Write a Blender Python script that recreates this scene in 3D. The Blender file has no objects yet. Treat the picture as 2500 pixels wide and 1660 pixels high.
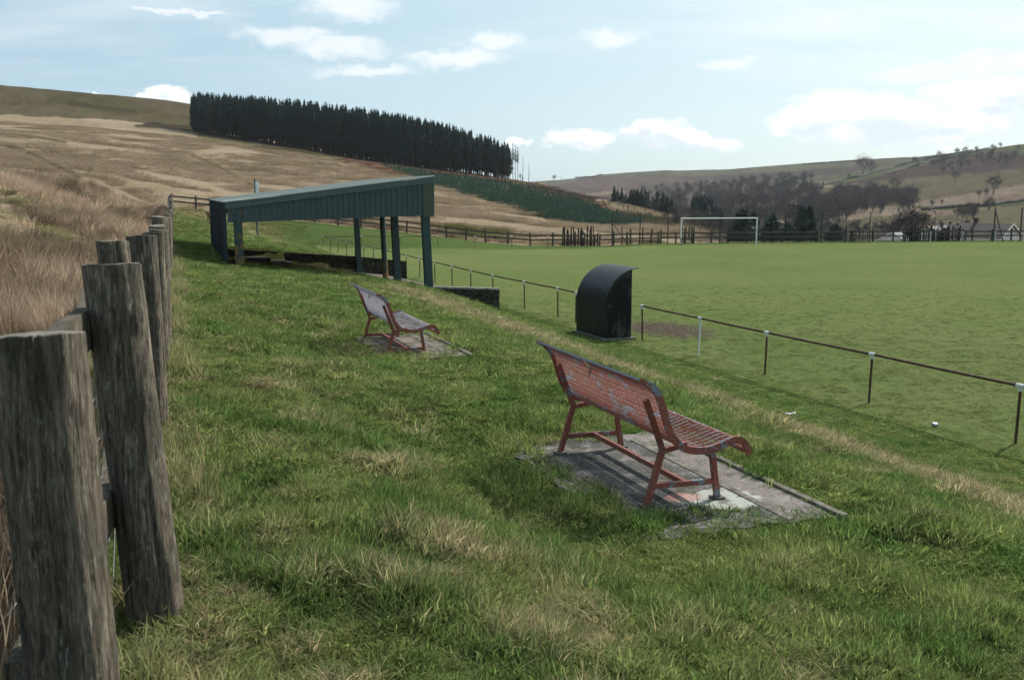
import bpy, math, random
import numpy as np
from mathutils import Vector, Matrix
R = math.radians
rng = np.random.default_rng(7)
random.seed(7)
scn = bpy.context.scene
COL = scn.collection

# ------------------------------------------------------------------ camera
F, EYE = 2447.0, 4.6                       # focal length in photo pixels, eye height above the pitch
PIT = math.atan(360 / F)
cam_d = bpy.data.cameras.new('camera')
cam_d.sensor_width = 23.5
cam_d.lens = 23.5 * F / 2500
cam_d.clip_start, cam_d.clip_end = 0.05, 12000
cam_d.dof.use_dof = True
cam_d.dof.focus_distance = 9.0
cam_d.dof.aperture_fstop = 5.0
cam = bpy.data.objects.new('camera', cam_d); COL.objects.link(cam)
cam.location = (0, 0, EYE)
cam.rotation_euler = (R(90) - PIT, 0, 0)
scn.camera = cam

# ------------------------------------------------------------------ light and exposure
SUN_AZ, SUN_EL = 42.0, 39.0                # degrees right of the view axis (+Y), above the horizon
EXPOSURE = 0.42
tosun = Vector((math.sin(R(SUN_AZ)) * math.cos(R(SUN_EL)), math.cos(R(SUN_AZ)) * math.cos(R(SUN_EL)), math.sin(R(SUN_EL))))
sl = bpy.data.lights.new('sun', 'SUN'); sl.energy = 5.0; sl.angle = R(0.6); sl.color = (1.0, 0.95, 0.87)
so = bpy.data.objects.new('sun', sl); COL.objects.link(so)
so.rotation_euler = tosun.to_track_quat('Z', 'Y').to_euler()
scn.view_settings.view_transform = 'Standard'
scn.view_settings.look = 'None'
scn.view_settings.gamma = 1.0
scn.view_settings.use_curve_mapping = False
scn.view_settings.exposure = EXPOSURE
scn.cycles.max_bounces = 4
scn.cycles.diffuse_bounces = 2
scn.cycles.use_adaptive_sampling = True
scn.cycles.adaptive_threshold = 0.03
scn.cycles.glossy_bounces = 2
scn.cycles.transparent_max_bounces = 8
scn.cycles.volume_bounces = 1
scn.cycles.use_denoising = True

class NT:
    """small node-tree helper"""
    def __init__(s, tree): s.t = tree
    def n(s, typ, ins=None, **props):
        nd = s.t.nodes.new(typ)
        for k, v in props.items(): setattr(nd, k, v)
        for k, v in (ins or {}).items(): s.set(nd.inputs[k], v)
        return nd
    def set(s, sock, v):
        if isinstance(v, bpy.types.NodeSocket): s.t.links.new(v, sock)
        else:
            if sock.type == 'RGBA' and len(v) == 3: v = (*v, 1)
            sock.default_value = v
    def m(s, op, a, b=0.0, c=0.0, clamp=False):
        nd = s.n('ShaderNodeMath', operation=op, use_clamp=clamp)
        for i, v in enumerate((a, b, c)): s.set(nd.inputs[i], v)
        return nd.outputs[0]
    def step(s, v, lo, hi):
        nd = s.n('ShaderNodeMapRange', {'Value': v, 'From Min': lo, 'From Max': hi}, interpolation_type='SMOOTHSTEP')
        return nd.outputs['Result']
    def mix(s, f, a, b, blend='MIX'):
        nd = s.n('ShaderNodeMix', data_type='RGBA', blend_type=blend)
        s.set(nd.inputs[0], f); s.set(nd.inputs[6], a); s.set(nd.inputs[7], b)
        return nd.outputs[2]
    def noise(s, vec, scale, detail=4.0, rough=0.55, dist=0.0):
        nd = s.n('ShaderNodeTexNoise', {'Scale': scale, 'Detail': detail, 'Roughness': rough, 'Distortion': dist})
        if vec is not None: s.set(nd.inputs['Vector'], vec)
        return nd.outputs['Fac']
    def mapping(s, vec, scale=(1, 1, 1), loc=(0, 0, 0), rot=(0, 0, 0)):
        nd = s.n('ShaderNodeMapping', {'Scale': scale, 'Location': loc, 'Rotation': rot})
        s.set(nd.inputs['Vector'], vec)
        return nd.outputs[0]
    def comb(s, x, y, z):
        nd = s.n('ShaderNodeCombineXYZ'); s.set(nd.inputs[0], x); s.set(nd.inputs[1], y); s.set(nd.inputs[2], z)
        return nd.outputs[0]

def ray(px, py):
    x = (px - 1250) / F; y = -(py - 830) / F
    return np.array([x, math.cos(PIT) + y * math.sin(PIT), -math.sin(PIT) + y * math.cos(PIT)])
def onz(px, py, z):
    d = ray(px, py); t = (z - EYE) / d[2]
    return np.array([d[0] * t, d[1] * t, z])
def atY(px, py, Y):
    d = ray(px, py) * (Y / ray(px, py)[1]); return np.array([d[0], d[1], d[2] + EYE])
def dirang(px, py):
    d = ray(px, py); d /= np.linalg.norm(d)
    return math.atan2(d[0], d[1]), math.asin(d[2])

# ------------------------------------------------------------------ sky: Nishita with broken cloud
world = bpy.data.worlds.new('World'); scn.world = world; world.use_nodes = True
w = NT(world.node_tree); world.node_tree.nodes.clear()
sky = w.n('ShaderNodeTexSky', sky_type='NISHITA', sun_disc=False, sun_elevation=R(SUN_EL), sun_rotation=R(SUN_AZ),
          altitude=250.0, air_density=1.0, dust_density=1.2, ozone_density=1.0)
tc = w.n('ShaderNodeTexCoord').outputs['Generated']
sep = w.n('ShaderNodeSeparateXYZ'); w.set(sep.inputs[0], tc)
dx, dy, dz = sep.outputs
az = w.m('ARCTAN2', dx, dy); el = w.m('ARCSINE', dz)
zz = w.m('ADD', w.m('MAXIMUM', dz, 0.0), 0.16)
plane = w.comb(w.m('DIVIDE', dx, zz), w.m('DIVIDE', dy, zz), 0.0)
# high thin sheets, drawn out across the view
hi = w.noise(w.mapping(plane, (0.85, 1.9, 1), (3.1, 0.45, 0.0), (0, 0, R(12))), 1.0, 5, 0.62)
hi_m = w.step(hi, 0.40, 0.66)
hi2 = w.noise(w.mapping(plane, (0.35, 0.5, 1), (7.7, 2.2, 0)), 1.0, 3, 0.5)
hi_m = w.m('MULTIPLY', w.m('MULTIPLY', hi_m, w.step(hi2, 0.36, 0.62)), w.step(el, 0.06, 0.17))
# cumulus: heaps near the horizon all the way round, the ones in view where they stood
ae = w.comb(w.m('MULTIPLY', az, 1.0), w.m('MULTIPLY', el, 1.6), 0.0)
wob = w.n('ShaderNodeTexNoise', {'Scale': 22.0, 'Detail': 4.0, 'Roughness': 0.62}); w.set(wob.inputs['Vector'], ae)
ws = w.n('ShaderNodeSeparateXYZ'); w.set(ws.inputs[0], wob.outputs['Color'])
azw = w.m('ADD', az, w.m('MULTIPLY', w.m('SUBTRACT', ws.outputs[0], 0.5), 0.075))
elw = w.m('ADD', el, w.m('MULTIPLY', w.m('SUBTRACT', ws.outputs[1], 0.5), 0.036))
CLOUDS = [(2040, 285, 120, 48), (2160, 290, 110, 52), (2290, 300, 110, 46), (2370, 310, 70, 36), (1970, 300, 60, 30),
          (1420, 338, 95, 28), (1610, 330, 75, 30), (1700, 345, 100, 24), (1560, 322, 40, 22), (2420, 232, 100, 34),
          (2240, 185, 130, 28), (2430, 155, 110, 36), (1490, 92, 75, 26), (1220, 103, 66, 24), (1780, 158, 62, 20),
          (415, 238, 62, 26), (236, 228, 22, 12), (1262, 348, 30, 10), (700, 90, 120, 26), (830, 120, 110, 22), (1110, 140, 130, 22),
          (860, 20, 120, 30), (900, 170, 120, 16), (430, 32, 130, 10)]
aev = w.comb(azw, elw, 0.0)
def blobs(lst):
    best = None
    for (px, py, wx, wy) in lst:
        a0, e0 = dirang(px, py); big = 1.22 if (px > 1900 and py > 215) else 1.08; sx, sy = F / (wx * big), F / (wy * big)
        v = w.n('ShaderNodeVectorMath', operation='MULTIPLY_ADD'); w.set(v.inputs[0], aev)
        v.inputs[1].default_value = (sx, sy, 0); v.inputs[2].default_value = (-a0 * sx, -e0 * sy, 0)
        d = w.n('ShaderNodeVectorMath', operation='LENGTH'); w.set(d.inputs[0], v.outputs[0])
        best = d.outputs['Value'] if best is None else w.m('MINIMUM', best, d.outputs['Value'])
    return best
cum = w.m('MAXIMUM', w.step(blobs([c for c in CLOUDS if c[1] >= 215]), 1.10, 0.72), w.m('MULTIPLY', w.step(blobs([c for c in CLOUDS if c[1] < 215]), 1.25, 0.35), 0.75))
heap = w.noise(w.mapping(ae, (5.0, 11.0, 1), (1.7, 4.1, 0)), 1.0, 4, 0.6)
out_of_view = w.step(w.m('ABSOLUTE', az), 0.52, 0.62)
hm = w.m('MULTIPLY', w.m('MULTIPLY', w.step(heap, 0.52, 0.62), out_of_view), w.m('MULTIPLY', w.step(el, 0.02, 0.06), w.step(el, 0.30, 0.2)))
cum = w.m('MAXIMUM', cum, hm)
body = w.noise(w.mapping(ae, (30, 34, 1)), 1.0, 3, 0.6)
base_n = w.noise(w.mapping(ae, (9, 16, 1), (0.4, 2.0, 0)), 1.0, 2, 0.5)
under = w.step(blobs([(c[0], c[1] + .75 * c[3], c[2] * .9, c[3] * .6) for c in CLOUDS if c[1] >= 215]), 1.15, 0.55)
grey = w.m('MULTIPLY', w.m('ADD', 0.25, w.m('MULTIPLY', under, 0.75)), w.step(w.m('ADD', w.m('MULTIPLY', body, 0.5), w.m('MULTIPLY', base_n, 0.5)), 0.38, 0.54))
dsun = w.n('ShaderNodeVectorMath', operation='DOT_PRODUCT'); w.set(dsun.inputs[0], tc); dsun.inputs[1].default_value = tosun
air = w.mix(w.step(dsun.outputs['Value'], 0.25, 0.95), (2.8, 4.7, 6.1), (5.9, 7.5, 7.8))      # thin high veil, brighter towards the sun
skyc = w.mix(0.74, sky.outputs[0], air)
veil = w.m('MULTIPLY', w.m('MULTIPLY', w.step(dsun.outputs['Value'], 0.70, 0.97), w.step(el, 0.09, 0.19)), w.step(w.m('ADD', w.m('MULTIPLY', hi, 0.6), w.m('MULTIPLY', hi2, 0.4)), 0.36, 0.56))
skyc = w.mix(w.m('MULTIPLY', veil, 0.75), skyc, (8.2, 9.0, 9.0))
ccol = w.mix(grey, (8.9, 9.1, 9.1), (6.5, 7.3, 7.7))
allm = w.m('MAXIMUM', w.m('MULTIPLY', hi_m, 0.8), w.m('MULTIPLY', cum, 1.0))
up = w.step(dz, -0.02, 0.02)
skyc = w.mix(w.m('MULTIPLY', allm, up), skyc, ccol)
bg = w.n('ShaderNodeBackground', {'Color': skyc, 'Strength': 0.091})
world.cycles.sampling_method = 'NONE'
wo = w.n('ShaderNodeOutputWorld'); w.set(wo.inputs['Surface'], bg.outputs[0])

# ------------------------------------------------------------------ helpers: tagging and meshes
def tag(o, label=None, cat=None, group=None, kind=None):
    if label: o['label'] = label
    if cat: o['category'] = cat
    if group: o['group'] = group
    if kind: o['kind'] = kind
    return o
def empty(name, loc=(0, 0, 0), rz=0.0, label=None, cat=None, group=None):
    o = bpy.data.objects.new(name, None); COL.objects.link(o)
    o.empty_display_size = 0.2
    o.location = loc; o.rotation_euler = (0, 0, rz)
    return tag(o, label, cat, group)
def link(name, me, mat=None, parent=None, loc=None):
    o = bpy.data.objects.new(name, me); COL.objects.link(o)
    if mat is not None and len(me.materials) == 0: me.materials.append(mat)
    if parent is not None: o.parent = parent
    if loc is not None: o.location = loc
    return o
def copy_tree(o, parent=None):
    c = o.copy(); COL.objects.link(c); c.parent = parent
    for ch in o.children: copy_tree(ch, c)
    return c

class MB:
    """collects solids; build() makes ONE mesh object"""
    def __init__(s): s.v = []; s.f = []; s.sm = []
    def add(s, vs, fs, smooth=False):
        k = len(s.v); s.v += [tuple(map(float, p)) for p in vs]
        s.f += [tuple(i + k for i in f) for f in fs]; s.sm += [smooth] * len(fs)
        return s
    def hexa(s, p):   # 8 corners: bottom 4 ccw, top 4 ccw
        return s.add(p, [(3, 2, 1, 0), (4, 5, 6, 7), (0, 1, 5, 4), (1, 2, 6, 5), (2, 3, 7, 6), (3, 0, 4, 7)])
    def box(s, c, size, rz=0.0):
        cx, cy, cz = c; x, y, z = (k / 2 for k in size); ca, sa = math.cos(rz), math.sin(rz)
        P = [(-x, -y, -z), (x, -y, -z), (x, y, -z), (-x, y, -z), (-x, -y, z), (x, -y, z), (x, y, z), (-x, y, z)]
        return s.hexa([(cx + a * ca - b * sa, cy + a * sa + b * ca, cz + d) for a, b, d in P])
    def beam(s, p0, p1, w_, h_, up=(0, 0, 1)):   # rectangular bar along p0-p1
        p0, p1 = Vector(p0), Vector(p1); d = (p1 - p0).normalized(); up = Vector(up)
        if abs(d.dot(up)) > 0.98: up = Vector((0, 1, 0))
        sx = d.cross(up).normalized() * (w_ / 2); sz = sx.cross(d).normalized() * (h_ / 2)
        return s.hexa([p0 - sx - sz, p0 + sx - sz, p1 + sx - sz, p1 - sx - sz, p0 - sx + sz, p0 + sx + sz, p1 + sx + sz, p1 - sx + sz])
    def tube(s, pts, rad, n=8, caps=True, smooth=True):
        pts = [Vector(p) for p in pts]
        if not hasattr(rad, '__len__'): rad = [rad] * len(pts)
        rings = []; ref = Vector((0.3, 0.2, 1))
        for i, p in enumerate(pts):
            d = (pts[min(i + 1, len(pts) - 1)] - pts[max(i - 1, 0)]).normalized()
            r = ref if abs(d.dot(ref.normalized())) < 0.95 else Vector((1, 0.1, 0))
            a = d.cross(r).normalized(); b = d.cross(a)
            rings.append([p + (a * math.cos(2 * math.pi * k / n) + b * math.sin(2 * math.pi * k / n)) * rad[i] for k in range(n)])
        vs = [q for rg in rings for q in rg]
        fs = [(i * n + k, i * n + (k + 1) % n, (i + 1) * n + (k + 1) % n, (i + 1) * n + k) for i in range(len(pts) - 1) for k in range(n)]
        s.add(vs, fs, smooth)
        if caps:
            s.add(rings[0], [tuple(range(n))]); s.add(rings[-1], [tuple(reversed(range(n)))])
        return s
    def mesh(s, name, mat=None, bevel=0.0):
        me = bpy.data.meshes.new(name); me.from_pydata(s.v, [], s.f); me.update()
        me.polygons.foreach_set('use_smooth', s.sm)
        if mat is not None: me.materials.append(mat)
        return me
    def build(s, name, mat, parent=None, loc=None, bevel=0.0):
        o = link(name, s.mesh(name, mat), None, parent, loc)
        if bevel:
            b = o.modifiers.new('bevel', 'BEVEL'); b.width = bevel; b.segments = 2; b.limit_method = 'ANGLE'
        return o

# value noise for terrain and scatter
_perm = np.random.default_rng(3).random((256, 256))
def vnoise(x, y):
    xi = np.floor(x).astype(int); yi = np.floor(y).astype(int); fx = x - xi; fy = y - yi
    fx = fx * fx * (3 - 2 * fx); fy = fy * fy * (3 - 2 * fy)
    a = _perm[xi & 255, yi & 255]; b = _perm[(xi + 1) & 255, yi & 255]; c = _perm[xi & 255, (yi + 1) & 255]; d = _perm[(xi + 1) & 255, (yi + 1) & 255]
    return (a * (1 - fx) + b * fx) * (1 - fy) + (c * (1 - fx) + d * fx) * fy
def fbm(x, y, o=4, g=0.5):
    s = 0; a = 1; t = 0
    for i in range(o):
        s = s + a * vnoise(x + 17.3 * i, y - 9.1 * i); t += a; a *= g; x = x * 2.03; y = y * 2.03
    return s / t
def sstep(a, b, x):
    t = np.clip((x - a) / (b - a), 0, 1); return t * t * (3 - 2 * t)

# ------------------------------------------------------------------ materials
def mat(name, fn):
    m = bpy.data.materials.new(name); m.use_nodes = True; t = m.node_tree; t.nodes.clear(); q = NT(t)
    out = q.n('ShaderNodeOutputMaterial'); sh = fn(q); q.set(out.inputs['Surface'], sh)
    return m
def pbr(q, col, rough=0.8, metal=0.0, bump=None, bstr=0.3, bdist=0.01, spec=0.3):
    p = q.n('ShaderNodeBsdfPrincipled', {'Base Color': col, 'Roughness': rough, 'Metallic': metal, 'Specular IOR Level': spec})
    if bump is not None:
        b = q.n('ShaderNodeBump', {'Strength': bstr, 'Distance': bdist, 'Height': bump}); q.set(p.inputs['Normal'], b.outputs[0])
    return p.outputs[0]
def obj_co(q): return q.n('ShaderNodeTexCoord').outputs['Object']
def geo_co(q): return q.n('ShaderNodeNewGeometry').outputs['Position']
def orand(q): return q.n('ShaderNodeObjectInfo').outputs['Random']

def m_wood(q, dark=1.0, lichen=0.5):
    rv = q.n('ShaderNodeObjectInfo').outputs['Random']
    co = q.n('ShaderNodeVectorMath', operation='ADD'); q.set(co.inputs[0], obj_co(q)); q.set(co.inputs[1], q.comb(q.m('MULTIPLY', rv, 17.0), 0.0, q.m('MULTIPLY', rv, 5.0)))
    co = co.outputs[0]
    g = q.noise(q.mapping(co, (80, 80, 9.0)), 1.0, 6, 0.75, 0.3)
    g2 = q.noise(q.mapping(co, (210, 210, 22.0)), 1.0, 4, 0.65)
    big = q.noise(q.mapping(co, (5, 5, 2.2)), 1.0, 4, 0.6)
    li = q.noise(q.mapping(co, (38, 38, 11)), 1.0, 5, 0.7)
    c = q.mix(q.step(g, 0.28, 0.74), (0.014 * dark, 0.009 * dark, 0.007 * dark), (0.15 * dark, 0.125 * dark, 0.095 * dark))
    c = q.mix(q.m('MULTIPLY', q.step(g2, 0.54, 0.72), 0.6), c, (0.30 * dark, 0.27 * dark, 0.22 * dark))
    c = q.mix(q.m('MULTIPLY', q.step(big, 0.42, 0.62), 0.55), c, (0.035, 0.037, 0.026))
    c = q.mix(q.m('MULTIPLY', q.step(li, 0.60, 0.72), lichen), c, (0.30, 0.31, 0.26))
    sap = q.noise(q.mapping(co, (16, 16, 2.6), (3.0, 1.0, 0.0)), 1.0, 5, 0.7)
    c = q.mix(q.m('MULTIPLY', q.m('MULTIPLY', q.step(sap, 0.57, 0.66), q.step(g, 0.35, 0.6)), 0.8), c, (0.36, 0.31, 0.23))
    crk = q.noise(q.mapping(co, (55, 55, 1.1), (0.0, 4.0, 0.0)), 1.0, 3, 0.5)
    c = q.mix(q.step(crk, 0.33, 0.27), c, (0.008, 0.007, 0.006))
    h = q.m('ADD', q.m('MULTIPLY', g, 1.0), q.m('MULTIPLY', g2, 0.4))
    return pbr(q, c, 0.9, bump=h, bstr=0.9, bdist=0.012, spec=0.2)
M_WOOD = mat('weathered_wood', lambda q: m_wood(q, 1.5, 0.75))
M_RAILWOOD = mat('grey_rail_wood', lambda q: m_wood(q, 1.5, 0.3))
M_FARWOOD = mat('dark_fence_wood', lambda q: pbr(q, q.mix(q.noise(geo_co(q), 3.0, 3), (0.020, 0.021, 0.018), (0.075, 0.066, 0.052)), 0.9))
M_RAILBOARD = mat('far_rail_board', lambda q: pbr(q, q.mix(q.noise(geo_co(q), 1.3, 3), (0.03, 0.03, 0.026), (0.12, 0.11, 0.09)), 0.9))
M_CUT = mat('post_top_wood', lambda q: pbr(q, q.mix(q.noise(q.mapping(obj_co(q), (30, 30, 30)), 1.0, 5), (0.05, 0.045, 0.035), (0.22, 0.2, 0.16)), 0.95))
M_WIRE = mat('galvanised_wire', lambda q: pbr(q, (0.32, 0.34, 0.35), 0.45, 0.7))

def m_bench(q, lo, hi, gc=(0.175, 0.185, 0.21)):
    co = obj_co(q)
    n1 = q.noise(q.mapping(co, (6.5, 9, 9)), 1.0, 5, 0.68)
    n2 = q.noise(q.mapping(co, (46, 46, 46)), 1.0, 4, 0.6)
    red = q.mix(q.step(n2, 0.3, 0.75), (0.21, 0.058, 0.040), (0.30, 0.096, 0.068))
    moss = q.noise(q.mapping(co, (3, 9, 7), (2.0, 1.0, 0)), 1.0, 4)
    red = q.mix(q.m('MULTIPLY', q.step(moss, 0.55, 0.72), 0.6), red, (0.10, 0.055, 0.03))
    g = q.mix(n2, tuple(k * 0.8 for k in gc), tuple(k * 1.35 for k in gc))
    f = q.step(q.m('ADD', n1, q.m('MULTIPLY', q.m('SUBTRACT', n2, 0.5), 0.28)), lo, hi)
    return pbr(q, q.mix(f, red, g), 0.55, bump=q.m('ADD', f, q.m('MULTIPLY', n2, 0.3)), bstr=0.25, bdist=0.002, spec=0.35)
M_BENCH = mat('peeling_red_paint', lambda q: m_bench(q, 0.55, 0.60))
M_BENCHLEG = mat('red_paint_frame', lambda q: m_bench(q, 0.575, 0.60))
M_BENCHGREY = mat('worn_grey_coating', lambda q: m_bench(q, 0.30, 0.42, (0.20, 0.21, 0.26)))
M_BENCHROD = mat('sun_glint_rods', lambda q: m_bench(q, 0.40, 0.47, (0.33, 0.31, 0.33)))  # sun reflecting off the seat is put into this pale rod colour
M_BENCHMIX = mat('grey_and_red_coating', lambda q: m_bench(q, 0.53, 0.56))
M_BENCHFAR = mat('lilac_grey_coating', lambda q: m_bench(q, 0.33, 0.42, (0.30, 0.29, 0.33)))

def m_slab(q):
    co = obj_co(q)
    n = q.noise(co, 2.2, 5, 0.6); f = q.noise(co, 60, 4, 0.7); f2 = q.n('ShaderNodeTexVoronoi', {'Scale': 95.0}); q.set(f2.inputs['Vector'], co)
    tar = q.mix(q.step(f, 0.35, 0.7), (0.025, 0.026, 0.027), (0.14, 0.135, 0.13))
    con = q.mix(q.step(f, 0.3, 0.75), (0.10, 0.088, 0.078), (0.25, 0.22, 0.195))
    s = q.n('ShaderNodeSeparateXYZ'); q.set(s.inputs[0], co)
    # rougher tarmac behind, screeded concrete at the front, a strip of it round the near corner
    split = q.m('ADD', s.outputs[1], q.m('MULTIPLY', q.m('SUBTRACT', n, 0.5), 0.5))
    c = q.mix(q.step(split, 0.70, 0.86), q.mix(q.step(n, 0.48, 0.62), tar, q.mix(0.45, tar, con)), con)
    # spilt pale and pink paint by the front foot
    wob = q.noise(co, 7.0, 4, 0.6)
    dx = q.m('SUBTRACT', s.outputs[0], -0.03); dy = q.m('SUBTRACT', s.outputs[1], 0.56)
    d = q.m('ADD', q.m('ADD', q.m('MULTIPLY', q.m('MULTIPLY', dx, dx), 16.0), q.m('MULTIPLY', q.m('MULTIPLY', dy, dy), 10.0)), q.m('MULTIPLY', q.m('SUBTRACT', wob, 0.5), 3.6))
    c = q.mix(q.m('MULTIPLY', q.step(d, 1.05, 0.75), 0.85), c, (0.36, 0.38, 0.33))
    dx = q.m('SUBTRACT', s.outputs[0], 0.10); dy = q.m('SUBTRACT', s.outputs[1], 0.33)
    d = q.m('ADD', q.m('ADD', q.m('MULTIPLY', q.m('MULTIPLY', dx, dx), 90.0), q.m('MULTIPLY', q.m('MULTIPLY', dy, dy), 40.0)), q.m('MULTIPLY', q.m('SUBTRACT', wob, 0.5), 1.5))
    c = q.mix(q.m('MULTIPLY', q.step(d, 1.0, 0.6), 0.7), c, (0.34, 0.17, 0.15))
    wear = q.noise(q.mapping(co, (5, 5, 5), (1, 7, 0)), 1.0, 6, 0.7)
    c = q.mix(q.m('MULTIPLY', q.step(wear, 0.52, 0.62), 0.55), c, (0.27, 0.245, 0.215))
    c = q.mix(q.m('MULTIPLY', q.step(wear, 0.42, 0.34), 0.6), c, (0.03, 0.03, 0.028))
    moss = q.noise(q.mapping(co, (3, 3, 3), (5, 1, 0)), 1.0, 5, 0.65)
    c = q.mix(q.m('MULTIPLY', q.step(moss, 0.54, 0.64), 0.75), c, (0.035, 0.04, 0.018))
    return pbr(q, c, 0.95, bump=q.m('ADD', f, f2.outputs[0]), bstr=0.6, bdist=0.006, spec=0.15)
M_SLAB = mat('worn_tarmac_slab', m_slab)
def m_conc(q, a=(0.09, 0.085, 0.075), b=(0.30, 0.28, 0.24), sc=5.0):
    co = geo_co(q); n = q.noise(co, sc, 6, 0.65); f = q.noise(co, sc * 9, 4, 0.6)
    c = q.mix(q.step(n, 0.32, 0.7), a, b); c = q.mix(q.m('MULTIPLY', q.step(f, 0.55, 0.72), 0.5), c, tuple(k * 0.35 for k in a))
    return pbr(q, c, 0.95, bump=q.m('ADD', n, f), bstr=0.6, bdist=0.02, spec=0.15)
M_KERB = mat('concrete_kerb', lambda q: m_conc(q, (0.07, 0.066, 0.05), (0.22, 0.20, 0.17), 8.0))
M_CONC = mat('roof_shaded_concrete', lambda q: m_conc(q, (0.02, 0.02, 0.017), (0.075, 0.072, 0.06), 2.6))  # step concrete, darkened to carry the shade under the stand roof
M_COPING = mat('pale_coping', lambda q: m_conc(q, (0.10, 0.10, 0.085), (0.30, 0.28, 0.25), 4.0))
def m_stone(q):
    co = geo_co(q); vo = q.n('ShaderNodeTexVoronoi', {'Scale': 5.5, 'Randomness': 0.9}); q.set(vo.inputs['Vector'], q.mapping(co, (1, 1, 1.7)))
    n = q.noise(co, 9, 5, 0.65)
    c = q.mix(q.step(n, 0.3, 0.72), (0.022, 0.020, 0.016), (0.13, 0.118, 0.095))
    c = q.mix(q.m('MULTIPLY', q.step(vo.outputs['Distance'], 0.28, 0.5), 0.6), c, (0.018, 0.02, 0.012))
    return pbr(q, c, 0.95, bump=q.m('SUBTRACT', n, vo.outputs['Distance']), bstr=0.9, bdist=0.06, spec=0.1)
M_STONE = mat('rubble_stone', m_stone)

def m_clad(q, a, b, streak=0.5):
    co = obj_co(q); n = q.noise(q.mapping(co, (1.6, 1.6, 0.5)), 1.0, 5, 0.6); st = q.noise(q.mapping(co, (22, 22, 0.7)), 1.0, 4, 0.6)
    c = q.mix(n, a, b)
    c = q.mix(q.m('MULTIPLY', q.step(st, 0.58, 0.75), streak), c, (0.16, 0.19, 0.19))
    c = q.mix(q.m('MULTIPLY', q.step(st, 0.40, 0.28), 0.5), c, tuple(k * 0.5 for k in a))
    ch = q.noise(q.mapping(co, (6, 6, 4)), 1.0, 5, 0.7)
    c = q.mix(q.m('MULTIPLY', q.step(ch, 0.66, 0.70), 0.5), c, (0.24, 0.25, 0.23))
    return pbr(q, c, 0.6, bump=n, bstr=0.15, bdist=0.02, spec=0.3)
M_CLAD = mat('green_sheet_cladding', lambda q: m_clad(q, (0.066, 0.095, 0.092), (0.100, 0.130, 0.125), 0.35))
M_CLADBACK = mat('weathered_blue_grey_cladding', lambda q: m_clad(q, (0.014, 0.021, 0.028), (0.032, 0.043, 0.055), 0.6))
M_FLASH = mat('olive_flashing', lambda q: m_clad(q, (0.060, 0.075, 0.052), (0.085, 0.10, 0.07), 0.15))
M_ROOF = mat('pale_roof_sheet', lambda q: m_clad(q, (0.13, 0.155, 0.14), (0.22, 0.245, 0.225), 0.3))
def m_pillar(q, rust):
    co = obj_co(q); n = q.noise(q.mapping(co, (7, 7, 3.2)), 1.0, 5, 0.65); s = q.n('ShaderNodeSeparateXYZ'); q.set(s.inputs[0], co)
    low = q.step(s.outputs[2], 1.5, 0.1)
    f = q.step(q.m('ADD', n, q.m('MULTIPLY', low, 0.16 * rust)), 0.80 - 0.2 * rust, 0.83 - 0.2 * rust)
    g = q.mix(q.noise(co, 3.0, 4), (0.032, 0.060, 0.058), (0.052, 0.084, 0.079))
    y = q.mix(q.noise(co, 9.0, 4), (0.30, 0.19, 0.035), (0.10, 0.055, 0.025))
    return pbr(q, q.mix(f, g, y), 0.7, bump=f, bstr=0.4, bdist=0.004, spec=0.25)
M_PILLAR = mat('green_painted_steel', lambda q: m_pillar(q, 0.0))
M_PILLARY = mat('flaking_green_over_yellow', lambda q: m_pillar(q, 1.0))
def m_dug(q):
    co = obj_co(q); n = q.noise(q.mapping(co, (1.5, 1.5, 0.8)), 1.0, 6, 0.65, 0.4); st = q.noise(q.mapping(co, (14, 14, 1.4)), 1.0, 5, 0.65)
    c = q.mix(q.step(st, 0.35, 0.7), (0.007, 0.008, 0.009), (0.030, 0.028, 0.029))
    c = q.mix(q.m('MULTIPLY', q.step(n, 0.55, 0.72), 0.7), c, (0.055, 0.048, 0.05))
    ch = q.noise(q.mapping(co, (9, 9, 6)), 1.0, 3, 0.6)
    c = q.mix(q.m('MULTIPLY', q.step(ch, 0.69, 0.72), 0.6), c, (0.2, 0.2, 0.2))
    return pbr(q, c, q.m('ADD', 0.30, q.m('MULTIPLY', n, 0.35)), bump=st, bstr=0.2, bdist=0.01, spec=0.36)
M_DUG = mat('tarred_black_sheet', m_dug)
def m_dugside(q):
    co = obj_co(q); n = q.noise(q.mapping(co, (3.5, 3.5, 1.3)), 1.0, 6, 0.7, 0.5)
    c = q.mix(q.step(n, 0.50, 0.62), (0.009, 0.011, 0.011), (0.060, 0.052, 0.050))
    return pbr(q, c, 0.8, bump=n, bstr=0.2, bdist=0.01, spec=0.2)
M_DUGSIDE = mat('peeling_black_board', m_dugside)
def m_rust(q, white=0.0):
    co = geo_co(q); n = q.noise(co, 14, 5, 0.7); f = q.noise(co, 45, 3, 0.6)
    c = q.mix(q.step(n, 0.3, 0.7), (0.030, 0.020, 0.015), (0.14, 0.065, 0.035))
    c = q.mix(q.step(f, 0.70 - white, 0.74 - white), c, (0.55, 0.54, 0.50))
    return pbr(q, c, 0.8, bump=f, bstr=0.4, bdist=0.004, spec=0.25)
M_RUST = mat('rusty_pipe', lambda q: m_rust(q, 0.06))
M_RUSTW = mat('flaking_white_pipe', lambda q: m_rust(q, 0.30))
M_WHITE = mat('white_paint', lambda q: pbr(q, q.mix(q.noise(geo_co(q), 9, 4), (0.55, 0.55, 0.52), (0.8, 0.8, 0.77)), 0.6))
M_STEEL = mat('grey_post_steel', lambda q: pbr(q, (0.10, 0.115, 0.115), 0.6))
M_DARKSTEEL = mat('dark_net_post', lambda q: pbr(q, (0.025, 0.035, 0.033), 0.7))
M_NET = mat('net_wire', lambda q: pbr(q, (0.05, 0.065, 0.06), 0.8))
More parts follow.
